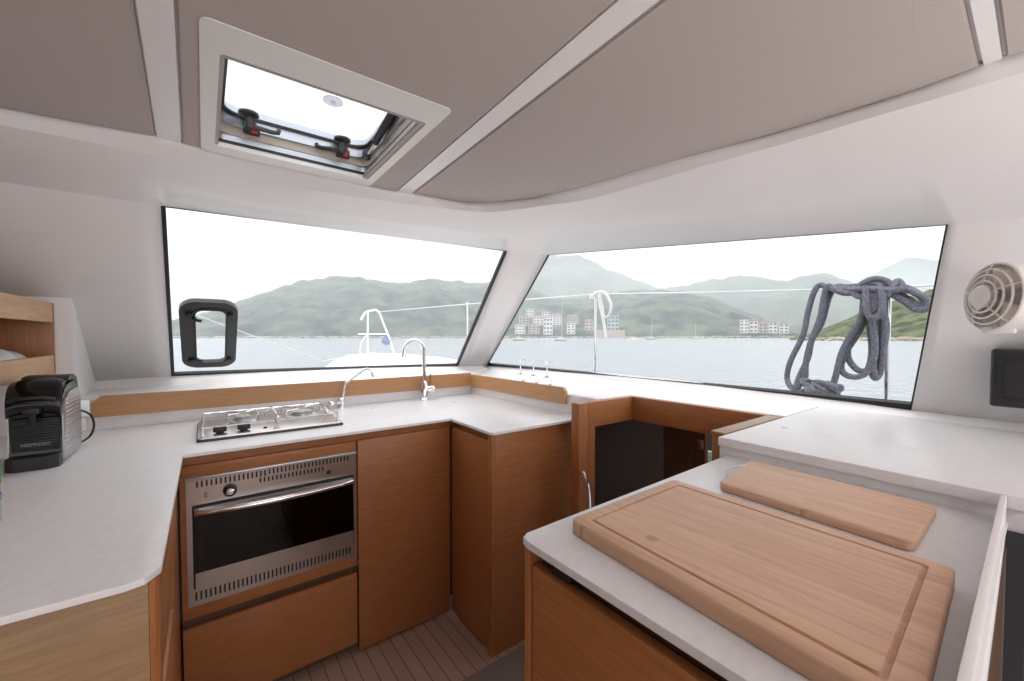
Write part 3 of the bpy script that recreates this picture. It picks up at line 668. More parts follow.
bm = BM(); lathe(bm, [(0, 0), (.030, 0), (.030, .006), (.026, .010), (.025, .085), (.019, .095), (.017, .12), (0, .12)], t2, seg=24); obj('tap_body', bm, 'chrome', tp)
bm = BM(); top = ony(414, 340.5, y2); xc = t2.x - .068; rr = .068; zt = 1.275 - rr
pp = [Vector((t2.x, y2, .99)), Vector((t2.x, y2, 1.08))] + [Vector((xc + rr * math.cos(a), y2 - .012 * a / PI, zt + rr * math.sin(a))) for a in [PI * k / 14 for k in range(15)]] + [Vector((xc - rr - .004, y2 - .013, zt - .035))]
tube(bm, pp, .0125, 14, rs=[.0125] * (len(pp) - 2) + [.0135, .0145]); obj('spout', bm, 'chrome', tp)
bm = BM(); h0 = t2 + Vector((.012, 0, .06)); lathe(bm, [(0, 0), (.020, 0), (.023, .02), (.023, .046), (.017, .055), (0, .057)], h0, (1, -.2, .12), 20); hb = obj('mixer_cartridge', bm, 'chrome', tp)
bm = BM(); q = h0 + Vector((.028, 0, .015)); tube(bm, [q, q + Vector((.002, 0, .045)), q + Vector((.003, 0, .085))], .0055, 8, rs=[.006, .005, .006]); obj('lever', bm, 'chrome', hb)
for u, v, w in ((374.5, 409, 'left'), (454.5, 402.8, 'right')):
    bm = BM(); lathe(bm, [(0, .003), (.010, .003), (.014, 0)], onz(u, v, .9), seg=16); tag(obj('lid_stud', bm, 'alu'), 'tiny grey stud in the white worktop, the one nearer the %s tap' % ('slim' if w == 'left' else 'gooseneck') if w == 'left' else 'tiny grey stud in the white worktop right of the gooseneck tap', 'stud')

# ------------------------------------------------------------------ coffee machine
mc = Vector((-.416, 1.862, CT)); ang = -.02
cf = thing('coffee_machine', 'black and silver capsule coffee machine on the left end of the worktop', 'coffee machine', mc)
cfm = Matrix.Translation(mc) @ Matrix.Rotation(ang, 4, 'Z') @ Matrix.Diagonal((.98, .84, 1.10, 1))    # local: x width (front along -y), y depth
def cfo(name, bm, m, par=cf, **k):
    bmesh.ops.transform(bm, matrix=cfm, verts=bm.verts[:]); return obj(name, bm, m, par, **k)
w = .056
prof = [(0, .012), (.255, .012), (.262, .10), (.258, .19), (.235, .228), (.19, .240), (.12, .236), (.06, .222), (.02, .195), (.004, .165), (.016, .14), (.018, .06)]
def side_extrude(bm, prof, x0, x1):
    A = [bm.verts.new((x0, y, z)) for y, z in prof]; B = [bm.verts.new((x1, y, z)) for y, z in prof]; bm.faces.new(A); bm.faces.new(B[::-1])
    for i in range(len(prof)): bm.faces.new((A[i], A[(i + 1) % len(prof)], B[(i + 1) % len(prof)], B[i]))
    bmesh.ops.recalc_face_normals(bm, faces=bm.faces[:]); return bm
bm = side_extrude(BM(), prof, -w, w)
bmesh.ops.bevel(bm, geom=[e for e in bm.edges if e.calc_length() < .2 and abs(e.verts[0].co.x - e.verts[1].co.x) < 1e-4 and max(e.verts[0].co.z, e.verts[1].co.z) > .15], offset=.012, segments=3, affect='EDGES')
cfo('machine_body', bm, 'blackgloss', smooth=50)
bm = BM()   # head cover, domed
rows = []
for i in range(9):
    a = -.25 + i / 8 * (PI * .62); rr = .072
    rows.append([Vector((w * 1.03 * math.sin(b) , .075 - rr * math.cos(a) * (0.55 + .45 * math.cos(b)) if False else .072 - rr * math.cos(a), .168 + rr * math.sin(a) - .010 * math.sin(b) ** 4)) for b in [(-PI / 2 + PI * k / 12) for k in range(13)]])
grid(bm, rows); o = cfo('head_cover', bm, 'blackgloss', smooth=60); solidify(o, .004)
bm = BM(); side_extrude(bm, [(.125, .231), (.14, .243), (.20, .247), (.245, .235), (.268, .20), (.27, .19), (.262, .188), (.235, .22), (.19, .232)], -w * .96, w * .96); cfo('tank_lid', bm, 'darkgrey', smooth=50)
bm = BM(); side_extrude(bm, [(.018, .14), (.012, .135), (.012, .0), (.018, .0)], -w * .93, w * .93); fp = cfo('front_grille', bm, 'blackgloss')
bm = BM()
for k in range(11): box(bm, (-w * .88, .0075, .056 + k * .0075), (w * .88, .0125, .059 + k * .0075), .001)
cfo('grille_ribs', bm, 'darkgrey', fp)
bm = BM(); prism(bm, [(-w, .015), (-w, -.03), (-w + .02, -.05), (w - .02, -.05), (w, -.03), (w, .015)], 0, .036, .004); cfo('drip_tray', bm, 'black')
bm = BM(); box(bm, (-.018, -.036, .150), (.018, .02, .168), .005); lathe(bm, [(.010, 0), (.008, -.02), (.005, -.028), (0, -.028)], (0, -.022, .150), seg=14); cfo('coffee_outlet', bm, 'black')
bm = BM(); tube(bm, smooth_path([(-.04, .004, .182), (-.046, -.024, .190), (-.02, -.040, .196), (.02, -.040, .196), (.046, -.024, .190), (.04, .004, .182)], 5), .0045, 8); cfo('capsule_lever', bm, 'darkgrey')
for s in (1, -1):
    bm = BM(); side_extrude(bm, [(.014, .012), (.252, .012), (.258, .10), (.255, .188), (.22, .205), (.10, .200), (.02, .17)], s * w, s * (w + .004)); sp = cfo('side_panel', bm, 'steel')
    bm = BM()
    for k in range(13): box(bm, (s * (w + .0035) - .001, .035 + .002 * k, .035 + k * .0118), (s * (w + .0035) + .0022, .235, .0405 + k * .0118), .001)
    cfo('side_ribs', bm, 'alu', sp)
mt = cfm @ Matrix.Translation((0, .0068, .063)) @ Matrix.Rotation(PI / 2, 4, 'X'); text_part('lettering', 'NESPRESSO', .0125, mt, mat('silver_print', (.35, .35, .36), .4), fp)
bm = BM(); c0 = cfm @ Vector((w - .01, .262, .13))
tube(bm, smooth_path([c0, ony(86, 412, c0.y + .03), ony(92, 417, c0.y + .05), ony(94, 426, c0.y + .05), ony(90, 436, c0.y + .03), onz(80, 443, .905)], 6), .0035, 8); obj('power_cord', bm, 'black', cf)
# socket block behind
bm = BM(); box(bm, (-.447, 2.43, CT), (-.40, 2.50, CT + .06), .008); tag(obj('socket_box', bm, 'plastic_white'), 'small white socket box on the worktop behind the coffee machine', 'socket')

# ------------------------------------------------------------------ water bottle at the left edge
bt = onz(-24, 528, .9)
bo = thing('water_bottle', 'clear plastic water bottle with green and blue label at the left picture edge', 'bottle', bt)
bm = BM(); lathe(bm, [(0, .002), (.030, 0), (.034, .008), (.034, .04), (.032, .05), (.034, .06), (.034, .15), (.030, .17), (.015, .20), (.013, .215)], bt, seg=24); obj('bottle_body', bm, 'clear', bo)
bm = BM(); lathe(bm, [(.0345, .085), (.0352, .087), (.0352, .135), (.0345, .137)], bt, seg=24); obj('label_wrap', bm, 'label_green', bo)
bm = BM(); lathe(bm, [(.0345, .05), (.0352, .052), (.0352, .062), (.0345, .064)], bt, seg=24); obj('label_band', bm, 'label_blue', bo)
bm = BM(); lathe(bm, [(.015, .208), (.016, .21), (.016, .226), (0, .228)], bt, seg=20); obj('bottle_cap', bm, 'label_green', bo)

# ------------------------------------------------------------------ oak shelf box on the port wall
sb = thing('wall_shelf_box', 'pale oak open shelf box on the left wall above the coffee machine', 'shelf', (-.6, 2.0, 1.15))
X0, X1, Y0, Y1, Z0, Z1 = -.78, -.50, 1.30, 2.525, 1.147, 1.438
bm = BM(); box(bm, (X1 - .018, Y0, 1.358), (X1, Y1 - .016, Z1), .001); obj('upper_front', bm, 'pale_y', sb)
bm = BM(); box(bm, (X1 - .018, Y0, Z0), (X1, Y1 - .016, 1.222), .001); obj('lower_front', bm, 'pale_y', sb)
bm = BM(); box(bm, (X0, Y1 - .016, Z0), (X1 + .001, Y1, Z1), .001); obj('end_panel', bm, 'oak_z', sb)
bm = BM(); box(bm, (X0, Y0, Z0), (X0 + .012, Y1 - .016, Z1)); obj('back_panel', bm, 'oak_y', sb)
bm = BM(); box(bm, (X0, Y0, Z0), (X1 - .018, Y1 - .016, Z0 + .012)); obj('shelf_bottom', bm, 'oak_y', sb)
bm = BM(); box(bm, (X0, Y0, Z1 - .012), (X1 - .018, Y1 - .016, Z1)); obj('shelf_top', bm, 'oak_y', sb)
# a packet wrapped in white film lying in the shelf box
bm = BM(); rows = []
for i in range(22):
    t = i / 21; y = 1.98 + .50 * t
    env = math.sin(PI * min(1, max(0, t * 1.0)) ) ** .35 if 0 < t < 1 else 0.0
    h = .100 * env * (.92 + .10 * math.sin(t * 26)); rows.append([Vector((-.605 + .070 * math.cos(a), y, 1.160 + max(0.0, h * max(0, math.sin(a)) ** .55))) for a in [PI * k / 12 for k in range(13)]])
grid(bm, rows); bmesh.ops.recalc_face_normals(bm, faces=bm.faces[:])
tag(obj('wrapped_packet', bm, 'paper', smooth=60), 'crinkled white wrapped packet lying in the oak shelf box', 'packet')

# ================================================================== COMPANIONWAY
cw = thing('companionway_frame', 'oak frame around the dark companionway between worktop and island', 'frame', (1.5, 1.0, FZ))
bm = BM(); box(bm, (1.323, 1.262, FZ - .5), (1.384, 1.311, 1.0), .004); obj('door_post', bm, 'oak_z', cw)
jx = ony(595, 430, 1.262).x
bm = BM(); box(bm, (1.384, 1.262, .885), (1.735, 1.295, 1.0), .001); box(bm, (1.384, 1.262, FZ - .5), (jx, 1.295, .886)); obj('front_panel', bm, 'oak_x', cw)
bm = BM(); box(bm, (1.700, .645, .885), (1.735, 1.262, 1.0), .001); obj('side_header', bm, 'oak_y', cw)
bm = BM(); box(bm, (1.275, .603, FZ - .5), (1.70, .645, .995), .002); obj('island_side_post', bm, 'oak_z', cw)
bm = BM(); box(bm, (1.272, .602, .993), (1.70, .648, 1.003), .002); obj('capping', bm, 'pale_x', cw)
hx = ony(583, 470, 1.25)
bm = BM(); tube(bm, smooth_path([ony(581.5, 474, 1.258), ony(583, 472, 1.235), ony(586.5, 480, 1.215), ony(589, 495, 1.215), ony(589.5, 515, 1.215), ony(588, 524, 1.235), ony(587, 526, 1.26)], 5), .007, 8); obj('grab_handle', bm, 'chrome', cw)
# the hull below: partition, door, step
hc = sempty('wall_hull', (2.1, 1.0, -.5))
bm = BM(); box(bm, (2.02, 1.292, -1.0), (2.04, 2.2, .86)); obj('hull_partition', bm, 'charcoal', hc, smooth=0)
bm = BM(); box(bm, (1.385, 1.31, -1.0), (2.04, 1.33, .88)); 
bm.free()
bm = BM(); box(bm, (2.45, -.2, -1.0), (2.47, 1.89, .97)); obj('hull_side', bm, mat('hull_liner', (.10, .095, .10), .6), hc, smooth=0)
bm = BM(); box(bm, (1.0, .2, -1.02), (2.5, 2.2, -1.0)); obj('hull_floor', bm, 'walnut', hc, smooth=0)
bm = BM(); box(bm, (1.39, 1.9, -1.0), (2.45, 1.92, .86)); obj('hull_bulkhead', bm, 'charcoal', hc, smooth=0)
hd = sempty('door_1', (2.1, .95, -1.0))
a_, b_ = onx(664, 430, 2.03), onx(705, 437, 2.0)
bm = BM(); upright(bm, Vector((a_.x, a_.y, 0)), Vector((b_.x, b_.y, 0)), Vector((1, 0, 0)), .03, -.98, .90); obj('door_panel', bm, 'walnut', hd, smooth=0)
hp0 = onx(700, 442, 2.0); bm = BM(); box(bm, (hp0.x - .006, hp0.y - .02, hp0.z - .035), (hp0.x - .001, hp0.y + .01, hp0.z + .012), .001); obj('hinge', bm, 'steel', hd)
q = onx(709, 458, 2.35); bm = BM(); box(bm, (2.35, q.y - .02, q.z - .09), (2.37, q.y + .03, q.z + .04), .006)
tag(obj('hand_towel', bm, mat('pale_green_cloth', (.55, .72, .62), .8)), 'pale green cloth just visible in the dark companionway', 'cloth')
# dark threshold board on the floor
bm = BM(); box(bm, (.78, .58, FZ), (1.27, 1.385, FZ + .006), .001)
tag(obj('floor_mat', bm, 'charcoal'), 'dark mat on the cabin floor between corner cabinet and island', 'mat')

# ================================================================== ISLAND
IZ = .95
isl = thing('island_cabinet', 'oak island cabinet in the right foreground under the chopping boards', 'cabinet', (.85, .3, FZ))
bm = BM(); box(bm, (.49, .046, FZ), (1.20, .535, .905)); obj('carcass', bm, 'shadowgap', isl)
bm = BM(); box(bm, (.446, .540, FZ), (1.21, .555, .937), .001); obj('side_panel', bm, 'oak_z', isl)
bm = BM(); box(bm, (.447, .035, FZ + .05), (.465, .535, .905), .0015); obj('door', bm, 'oak_y', isl)
bm = BM(); box(bm, (.475, .046, .895), (.50, .539, .937)); obj('top_rail', bm, 'shadowgap', isl)
bm = BM(); lp = onx(563, 580, .462); box(bm, (.455, lp.y - .022, .906), (.475, lp.y + .022, .918), .003); obj('push_latch', bm, 'black', isl)
bm = BM(); prism(bm, [(.436, .030), (.436, .535), (.441, .552), (.455, .560), (1.236, .575), (1.222, .046), (1.16, .046)], .937, IZ, .002)
tag(obj('island_worktop', bm, 'counter'), 'white island worktop in the right foreground carrying two chopping boards', 'worktop')
bm = BM(); prism(bm, [(.30, .032), (1.205, .048), (1.205, .056), (.30, .042)], .9505, 1.0, .002)
tag(obj('fiddle_board', bm, 'white'), 'white upright edge board at the right end of the island', 'edge board')
bm = BM(); box(bm, (1.205, -1.4, FZ), (1.22, .022, .935)); tag(obj('side_locker', bm, 'charcoal'), 'dark locker front at the right edge under the raised worktop', 'locker')
bm = BM(); box(bm, (.50, -.30, FZ), (1.2, -.03, .55), .004); tag(obj('low_dark_box', bm, 'blackgloss'), 'black low box in the dark gap at the bottom right corner beside the white edge board', 'locker')  # black box filling the dark gap beside the island

# ------------------------------------------------------------------ chopping boards
def chop(name, label, cs, z0, z1, m, rad, groove=None):
    cx = sum(c[0] for c in cs) / 4; cy = sum(c[1] for c in cs) / 4
    e = thing(name, label, 'chopping board', (cx, cy, z0))
    c = [Vector((*q, 0)) for q in cs]; pts = []
    for i in range(4):
        p, a, b = c[i], c[i - 1], c[(i + 1) % 4]; d1 = (a - p).normalized(); d2 = (b - p).normalized()
        for k in range(6):
            t = k / 5; A = p + d1 * rad; B = p + d2 * rad
            pts.append((A * (1 - t) ** 2 + p * 2 * t * (1 - t) + B * t * t)[:2])
    def loop(k, rd):
        """corner loop pulled in by k with corner radius rd"""
        cc = []
        for i in range(4):
            p, a, b = c[i], c[i - 1], c[(i + 1) % 4]; d1 = (a - p).normalized(); d2 = (b - p).normalized()
            sn = abs(d1.cross(d2).z); cc.append(p + (d1 + d2) * (k / sn))
        out = []
        for i in range(4):
            p, a, b = cc[i], cc[i - 1], cc[(i + 1) % 4]; d1 = (a - p).normalized(); d2 = (b - p).normalized()
            for q in range(6):
                t = q / 5; A = p + d1 * rd; B = p + d2 * rd; out.append(A * (1 - t) ** 2 + p * 2 * t * (1 - t) + B * t * t)
        return out
    bm = BM(); ch = .0035
    L = [(ch, z0, rad), (0, z0 + ch, rad), (0, z1 - ch, rad), (ch * .3, z1 - ch * .3, rad), (ch, z1, rad)]
    if groove: L += [(groove, z1, .006), (groove + .0012, z1 - .004, .006), (groove + .0055, z1 - .004, .005), (groove + .0067, z1, .005)]
    V = [[bm.verts.new((p.x, p.y, z)) for p in loop(k, rd)] for k, z, rd in L]; n = len(V[0])
    for A, B in zip(V, V[1:]):
        for i in range(n): bm.faces.new((A[i], A[(i + 1) % n], B[(i + 1) % n], B[i]))
    bm.faces.new(V[0][::-1]); bm.faces.new(V[-1]); bmesh.ops.recalc_face_normals(bm, faces=bm.faces[:])
    return e, obj('board_slab', bm, m, e, smooth=50)
bz = .978
b1 = [onz(570.5, 518, bz), onz(671, 478.5, bz), onz(959, 569, bz)]
p4 = b1[0] + (b1[2] - b1[1]); 
big = [(b1[0].x, b1[0].y), (b1[1].x + .003, b1[1].y - .005), (b1[2].x + .002, b1[2].y + .003), (.478, .062)]
e1, sl = chop('chopping_board', 'large thick beech chopping board with a juice groove, nearest on the island', big, IZ, bz, 'board', .012, .024)
sz = .969
s_ = [onz(718, 482, sz), onz(750, 459, sz), onz(938, 506, sz), onz(915, 543, sz)]
e2, sl2 = chop('chopping_board', 'small pale chopping board with a white cord loop, behind the larger board', [(q.x, q.y) for q in s_], IZ, sz, 'bamboo', .018)
bm = BM(); tube(bm, smooth_path([onz(750, 464, .966), onz(742, 466, .968), onz(733, 467.5, .965), onz(727, 471, .958), onz(726, 477, .955), onz(722, 482, .958)], 5), .0022, 8); obj('cord_loop', bm, 'rope_white', e2)

# ------------------------------------------------------------------ wine glasses upside down on the ledge
for i, (u, lab) in enumerate(((520.5, 'left'), (533.5, 'middle'), (547, 'right'))):
    g = onx(u, 386, 1.64); g.z = 1.0
    bm = BM(); lathe(bm, [(.030, 0), (.034, .014), (.034, .030), (.026, .048), (.012, .058), (.004, .064), (.0034, .135), (.006, .141), (.032, .146), (.033, .149), (0, .151), ], g, seg=24)
    o = obj('wine_glass', bm, 'crystal', smooth=60)
    tag(o, {'left': 'upside-down clear wine glass behind the short oak rail, nearest the window post', 'middle': 'upside-down clear wine glass behind the short oak rail, middle of three', 'right': 'upside-down clear wine glass behind the short oak rail, farthest from the post'}[lab], 'glass', 'wine glasses on the ledge')

# ------------------------------------------------------------------ fan and black box on the starboard wall
fc = onx(993, 297, 1.70); fdir = (EYE - fc + Vector((0, .9, .12))).normalized()
fdir = Vector((-.62, .78, .05)).normalized()
fan = thing('wall_fan', 'ivory caged cabin fan mounted on the white wall right of the window', 'fan', fc)
fx = fdir.orthogonal().normalized(); fq = Vector((0, 0, 1)).rotation_difference(fdir).to_matrix()
def FP(r, a, d): return fc + fq @ Vector((r * math.cos(a), r * math.sin(a), d))
RF = .092
bm = BM(); lathe(bm, [(0, -.14), (.03, -.14), (RF * .80, -.13), (RF * .98, -.05), (RF, 0), (RF * .96, .004), (RF * .94, 0), (RF * .90, -.02), (RF * .66, -.034), (.0, -.036)], fc, fdir, 32); obj('fan_housing', bm, 'fanwhite', fan)
bm = BM()
for r_, d_ in ((RF * .97, .002), (RF * .80, .012), (RF * .63, .019), (RF * .46, .023)): tube(bm, [FP(r_, 2 * PI * k / 36, d_) for k in range(36)], .0028, 6, closed=True)
for k in range(5):
    a = k * 2 * PI / 5 + .4; tube(bm, [FP(RF * .25, a, .024), FP(RF * .5, a, .022), FP(RF * .8, a, .012), FP(RF * .98, a, .001)], .0025, 6)
obj('fan_cage', bm, 'fanwhite', fan)
bm = BM(); lathe(bm, [(RF * .32, .016), (RF * .34, .028), (RF * .26, .036), (0, .038)], fc, fdir, 24); obj('fan_hub', bm, 'fanwhite', fan)
for k in range(3):
    bm = BM(); a0 = k * 2 * PI / 3; rws = []
    for i in range(7):
        t = i / 6; rws.append([FP(RF * (.2 + .68 * s), a0 + 1.35 * t, -.026 + .022 * t) for s in [j / 5 for j in range(6)]])
    grid(bm, rws); o = obj('fan_blade', bm, 'fanbeige', fan, smooth=60); solidify(o, .002)
bm = BM(); tube(bm, [FP(RF * .98, a, -.02) for a in (0,)] + [fc + Vector((.12, -.10, .09))], .01, 8); tube(bm, [FP(RF * .9, 1.2, -.03), fc + Vector((.16, -.03, .05)), fc + Vector((.26, -.03, .03))], .014, 8)
obj('fan_bracket', bm, 'fanwhite', fan)
bm = BM(); q0 = fc + Vector((.005, -.012, -.088)); box(bm, (q0.x - .02, q0.y - .03, q0.z - .012), (q0.x + .05, q0.y + .03, q0.z + .010), .008); obj('fan_foot', bm, 'fanwhite', fan)
c_ = onx(990, 378, 1.97)
bx_ = thing('instrument_box', 'black box unit on the white wall at the right edge below the fan', 'box', (2.0, c_.y - .1, c_.z - .1))
zt_, zb_ = onx(990, 349, 1.97).z, onx(990, 406, 1.97).z
bm = BM(); box(bm, (1.97, -.12, zb_), (2.06, c_.y, zt_), .008, 3); obj('box_housing', bm, 'darkgrey', bx_)
bm = BM(); frame_solid(bm, rrect((c_.y - .12) / 2, (zb_ + zt_) / 2, c_.y + .12 - .03, zt_ - zb_ - .04, .01), rrect((c_.y - .12) / 2, (zb_ + zt_) / 2, c_.y + .12 - .05, zt_ - zb_ - .06, .008), lambda x, y, d: Vector((d, x, y)), 1.966, 1.972); obj('box_bezel', bm, 'black', bx_)

# ================================================================== OUTSIDE: DECK
DK = .86
def deckpt(u, v, z): p = onz(u, v, z); return (p.x, p.y)
bm = BM()
prism(bm, [(-1.4, 3.1), deckpt(120, 379, .93), deckpt(250, 371, .93), deckpt(322, 368, .93), deckpt(334, 360, .93), deckpt(346, 355, .93), deckpt(372, 353, .93), deckpt(400, 353.5, .93), deckpt(440, 357, .93), (3.0, 4.6), (3.1, 3.3), (2.3, 3.15)], .80, .93, .02)
tag(obj('foredeck', bm, 'gel_out'), 'white boat foredeck seen low through the left window', 'deck')
bm = BM(); prism(bm, [(2.50, -1), (2.50, 3.25), (2.6, 3.6), (3.02, 3.4), (3.02, -1)], .70, DK - .06, .02)
tag(obj('side_deck', bm, 'gel_out'), 'white side deck outside the right window carrying the rope', 'deck')
bm = BM(); q = onz(190, 372.5, .945); box(bm, (q.x - .12, q.y - .05, .93), (q.x + .06, q.y + .03, .948), .004)
tag(obj('deck_pad', bm, mat('yellowed_pad', (.62, .50, .22), .7)), 'small yellowish pad on the foredeck at the left window corner', 'pad')
RT = 1.72
# stanchions
SX = 3.0
s1p = onx(595.5, 294, SX); s2p = onx(889, 288, SX); s3 = ray(467.5, 304); s3p = EYE + s3 * ((RT - 1.3) / s3.z)
def stanchion(p, label):
    e = thing('stanchion', label, 'stanchion', (p.x, p.y, DK - .06))
    base = DK - .06 if p.y < 3.5 else .93
    bm = BM(); tube(bm, [(p.x, p.y, base + .01), (p.x, p.y, p.z + .01)], .0125, 12); lathe(bm, [(.0125, 0), (.014, .004), (.008, .014), (0, .016)], (p.x, p.y, p.z + .008), seg=12); obj('stanchion_tube', bm, 'chrome', e)
    bm = BM(); lathe(bm, [(0, 0), (.045, 0), (.045, .006), (.02, .012), (.018, .05), (.0125, .052)], (p.x, p.y, base), seg=16); obj('stanchion_base', bm, 'chrome', e)
stanchion(s1p, 'steel stanchion with a white rope, nearest the post in the right window'); stanchion(s2p, 'steel stanchion with the grey rope tied on it'); stanchion(s3p, 'thin pale stanchion seen at the right of the left window')
# pulpit
pA, pB, pC, pD = ony(368, 312, 7), ony(380, 311, 7), ony(362, 352, 7), ony(399, 352, 7.2)
bm = BM()
tube(bm, smooth_path([ony(361, 320, 7), ony(365, 313, 7), ony(370, 311, 7), ony(378, 311, 7.05), ony(384, 325, 7.05), ony(390, 340, 7.05), ony(394, 353, 7.05)], 5), .02, 8)
tube(bm, [ony(368, 312, 7), ony(367.5, 354, 7)], .016, 8); tube(bm, [ony(358, 334, 7), ony(388, 334, 7.05)], .013, 8)
tube(bm, smooth_path([ony(360, 354, 6.9), ony(361, 344, 6.9), ony(365, 337, 6.95), ony(368, 335, 7)], 4), .012, 8)
tube(bm, [ony(372, 352, 6.9), ony(372.5, 355, 6.9)], .03, 8)
tag(obj('pulpit_rail', bm, mat('painted_rail', (.78, .78, .78), .3, .2)), 'pale steel bow pulpit rail behind the gooseneck tap', 'rail')
q = ony(387, 341, 7.12); bm = BM(); lathe(bm, [(0, -.08), (.06, -.06), (.10, 0), (.05, .10), (0, .13)], q, seg=12)
tag(obj('mooring_buoy', bm, mat('blue_grey_buoy', (.22, .27, .42), .6)), 'small blue buoy hanging beside the bow pulpit', 'buoy')
# lifeline wire
bm = BM(); far = ony(376, 312, 7.0)
w_ = [far, s3p, s1p, s1p.lerp(s2p, .5) + Vector((0, 0, -.004)), s2p, Vector((3.0, -1.5, s2p.z - .02))]
for a, b in zip(w_, w_[1:]): tube(bm, [a, b], .0055, 6)
tag(obj('lifeline', bm, 'wire'), 'white guard wire running along the boat side across both windows', 'wire')
bm = BM(); tube(bm, [ony(150, 298, 6.2), ony(322, 361, 6.2)], .0045, 6); tube(bm, [ony(322, 361, 6.2), onz(345, 357, .94)], .0045, 6)
tag(obj('guard_wire', bm, 'wire'), 'thin wire slanting down behind the small portlight', 'wire')
# white rope looped on the stanchion
bm = BM(); X = 2.98
tube(bm, smooth_path([onx(593, 296, X), onx(599, 292, X - .03), onx(606, 294, X - .03), onx(611, 305, X - .03), onx(609, 315, X - .03), onx(604, 317, X - .03), onx(602, 306, X - .03), onx(599, 294, X - .04), onx(600, 305, X - .04), onx(603, 318, X - .04), onx(606, 338, X - .04)], 6), .013, 8)
box(bm, (s1p.x - .03, s1p.y - .03, s1p.z - .05), (s1p.x + .02, s1p.y + .06, s1p.z - .005), .01)
tag(obj('white_rope', bm, 'rope_white'), 'white rope looped over the left stanchion in the right window', 'rope')
# grey rope coil
bm = BM(); rg = .0165
def rope(pts, r=rg, x0=2.93, n=6):
    P = []
    for i, q in enumerate(pts):
        x = x0 + (q[2] if len(q) > 2 else 0); P.append(onx(q[0], q[1], x))
    P = smooth_path(P, n); tube(bm, P, r, 8)
rope([(862, 290, .02), (840, 289), (828, 288), (820, 285, .01), (814, 292), (808, 312), (803, 335, -.02), (791, 360, -.03), (787, 377), (791, 387, -.04), (800, 390, -.05)])
rope([(862, 292, -.02), (845, 293, -.03), (833, 289, -.03), (828, 286, -.03), (824, 297, -.02), (820, 318, -.02), (811, 342, -.03), (806, 362, -.03), (805, 378, -.03), (800, 385, -.05), (795, 388, -.06)])
rope([(860, 286, 0), (846, 287, .02), (836, 287, .02), (829, 297, .02), (822, 322, .01), (812, 340, 0), (808, 358, .0), (800, 375, -.02), (796, 386, -.05)])
rope([(872, 296, .03), (866, 315, .03), (858, 333, .02), (846, 352), (841, 367), (846, 375, -.02), (857, 377, -.03), (867, 372, -.03), (874, 358, -.02), (876, 335), (875, 308)])
rope([(868, 300, .05), (862, 322, .05), (854, 336, .04), (848, 348, .03), (849, 360, .02), (858, 370, 0), (868, 369, -.01), (872, 350, .01), (870, 325, .02), (871, 300, .02)])
rope([(864, 296, -.02), (861, 318, -.02), (848, 340, -.02), (841, 355, -.02), (836, 375, -.03), (834, 384, -.03), (838, 390, -.04)])
rope([(875, 300, .0), (877, 330, 0), (875, 350, .02), (871, 368, .02), (875, 378, .02), (880, 372, .01), (883, 350, 0), (884, 325, -.01), (882, 300, -.02)])
rope([(880, 302, .03), (886, 325, .03), (884, 345, .03), (880, 365, .02), (876, 376, .0), (873, 365, -.03), (875, 345, -.04), (872, 322, -.04), (868, 305, -.03)])
rope([(855, 292, -.03), (862, 284, -.04), (874, 279, -.05), (886, 281, -.04), (892, 288, -.04), (885, 296, -.05), (872, 298, -.05), (858, 296, -.05), (853, 290, -.02), (862, 285, .03), (880, 284, .05), (895, 287, .02)])
rope([(850, 290, -.02), (862, 289, -.06), (876, 289, -.07), (890, 290, -.06), (902, 288, -.03), (898, 281, -.02), (892, 287, -.05), (886, 296, -.06)])
rope([(866, 286, -.07), (866, 300, -.09), (868, 314, -.09), (874, 318, -.09), (881, 312, -.09), (882, 296, -.08), (878, 285, -.06)])
rope([(870, 288, -.05), (872, 300, -.06), (873, 311, -.07), (877, 300, -.06), (876, 290, -.05)], rg * 1.1)
rope([(885, 288, -.02), (896, 289, -.01), (910, 291, 0), (922, 296, .02), (928, 302, .02), (925, 309, .02), (915, 309, .02), (905, 302, 0), (895, 296, -.01), (886, 292, -.02)])
rope([(888, 284, .03), (900, 286, .03), (914, 291, .03), (924, 300, .03), (920, 306, .03), (908, 299, .03), (896, 292, .03), (886, 290, .03)])
for k in range(9):
    cx = 822 + 9 * math.sin(k * 2.1); cy = 387 + 2.4 * math.cos(k * 1.7); a = 17 - k * .5; b = 6 + 1.5 * math.sin(k)
    rope([(cx + a * math.cos(t) * (1.0 if k % 2 else .75), cy + b * math.sin(t + k) * .9 + 2, -.12 + .03 * math.sin(t * 2 + k) + .02 * (k % 3)) for t in [j * PI / 5 + k for j in range(8)]])
tag(obj('grey_rope', bm, 'rope_grey'), 'thick grey mooring rope coiled and hung over the right stanchion', 'rope')

# ================================================================== SEA, HILLS, SHORE
SEA = -1.3
def water():
    m = mat('bay_water', (.30, .33, .35), .22); b = m.node_tree.nodes['Principled BSDF']; b.inputs['IOR'].default_value = 1.33
    t = N(m, 'ShaderNodeTexCoord'); n = N(m, 'ShaderNodeTexNoise'); n.inputs['Scale'].default_value = 1.3; n.inputs['Detail'].default_value = 5
    p = N(m, 'ShaderNodeMapping'); p.inputs['Rotation'].default_value = (0, 0, -YAW); p.inputs['Scale'].default_value = (.5, 1.4, 1)
    bp = N(m, 'ShaderNodeBump'); bp.inputs['Strength'].default_value = .8; bp.inputs['Distance'].default_value = .35
    LK(m, t.outputs['Object'], p.inputs[0]); LK(m, p.outputs[0], n.inputs['Vector']); LK(m, n.outputs['Fac'], bp.inputs['Height']); LK(m, bp.outputs[0], b.inputs['Normal'])
    return m
bm = BM(); vs = [bm.verts.new(p) for p in ((-6000, -300, SEA), (7000, -3000, SEA), (9000, 9000, SEA), (-6000, 9000, SEA))]; bm.faces.new(vs)
o = obj('sea', bm, water(), smooth=0); o['kind'] = 'structure'
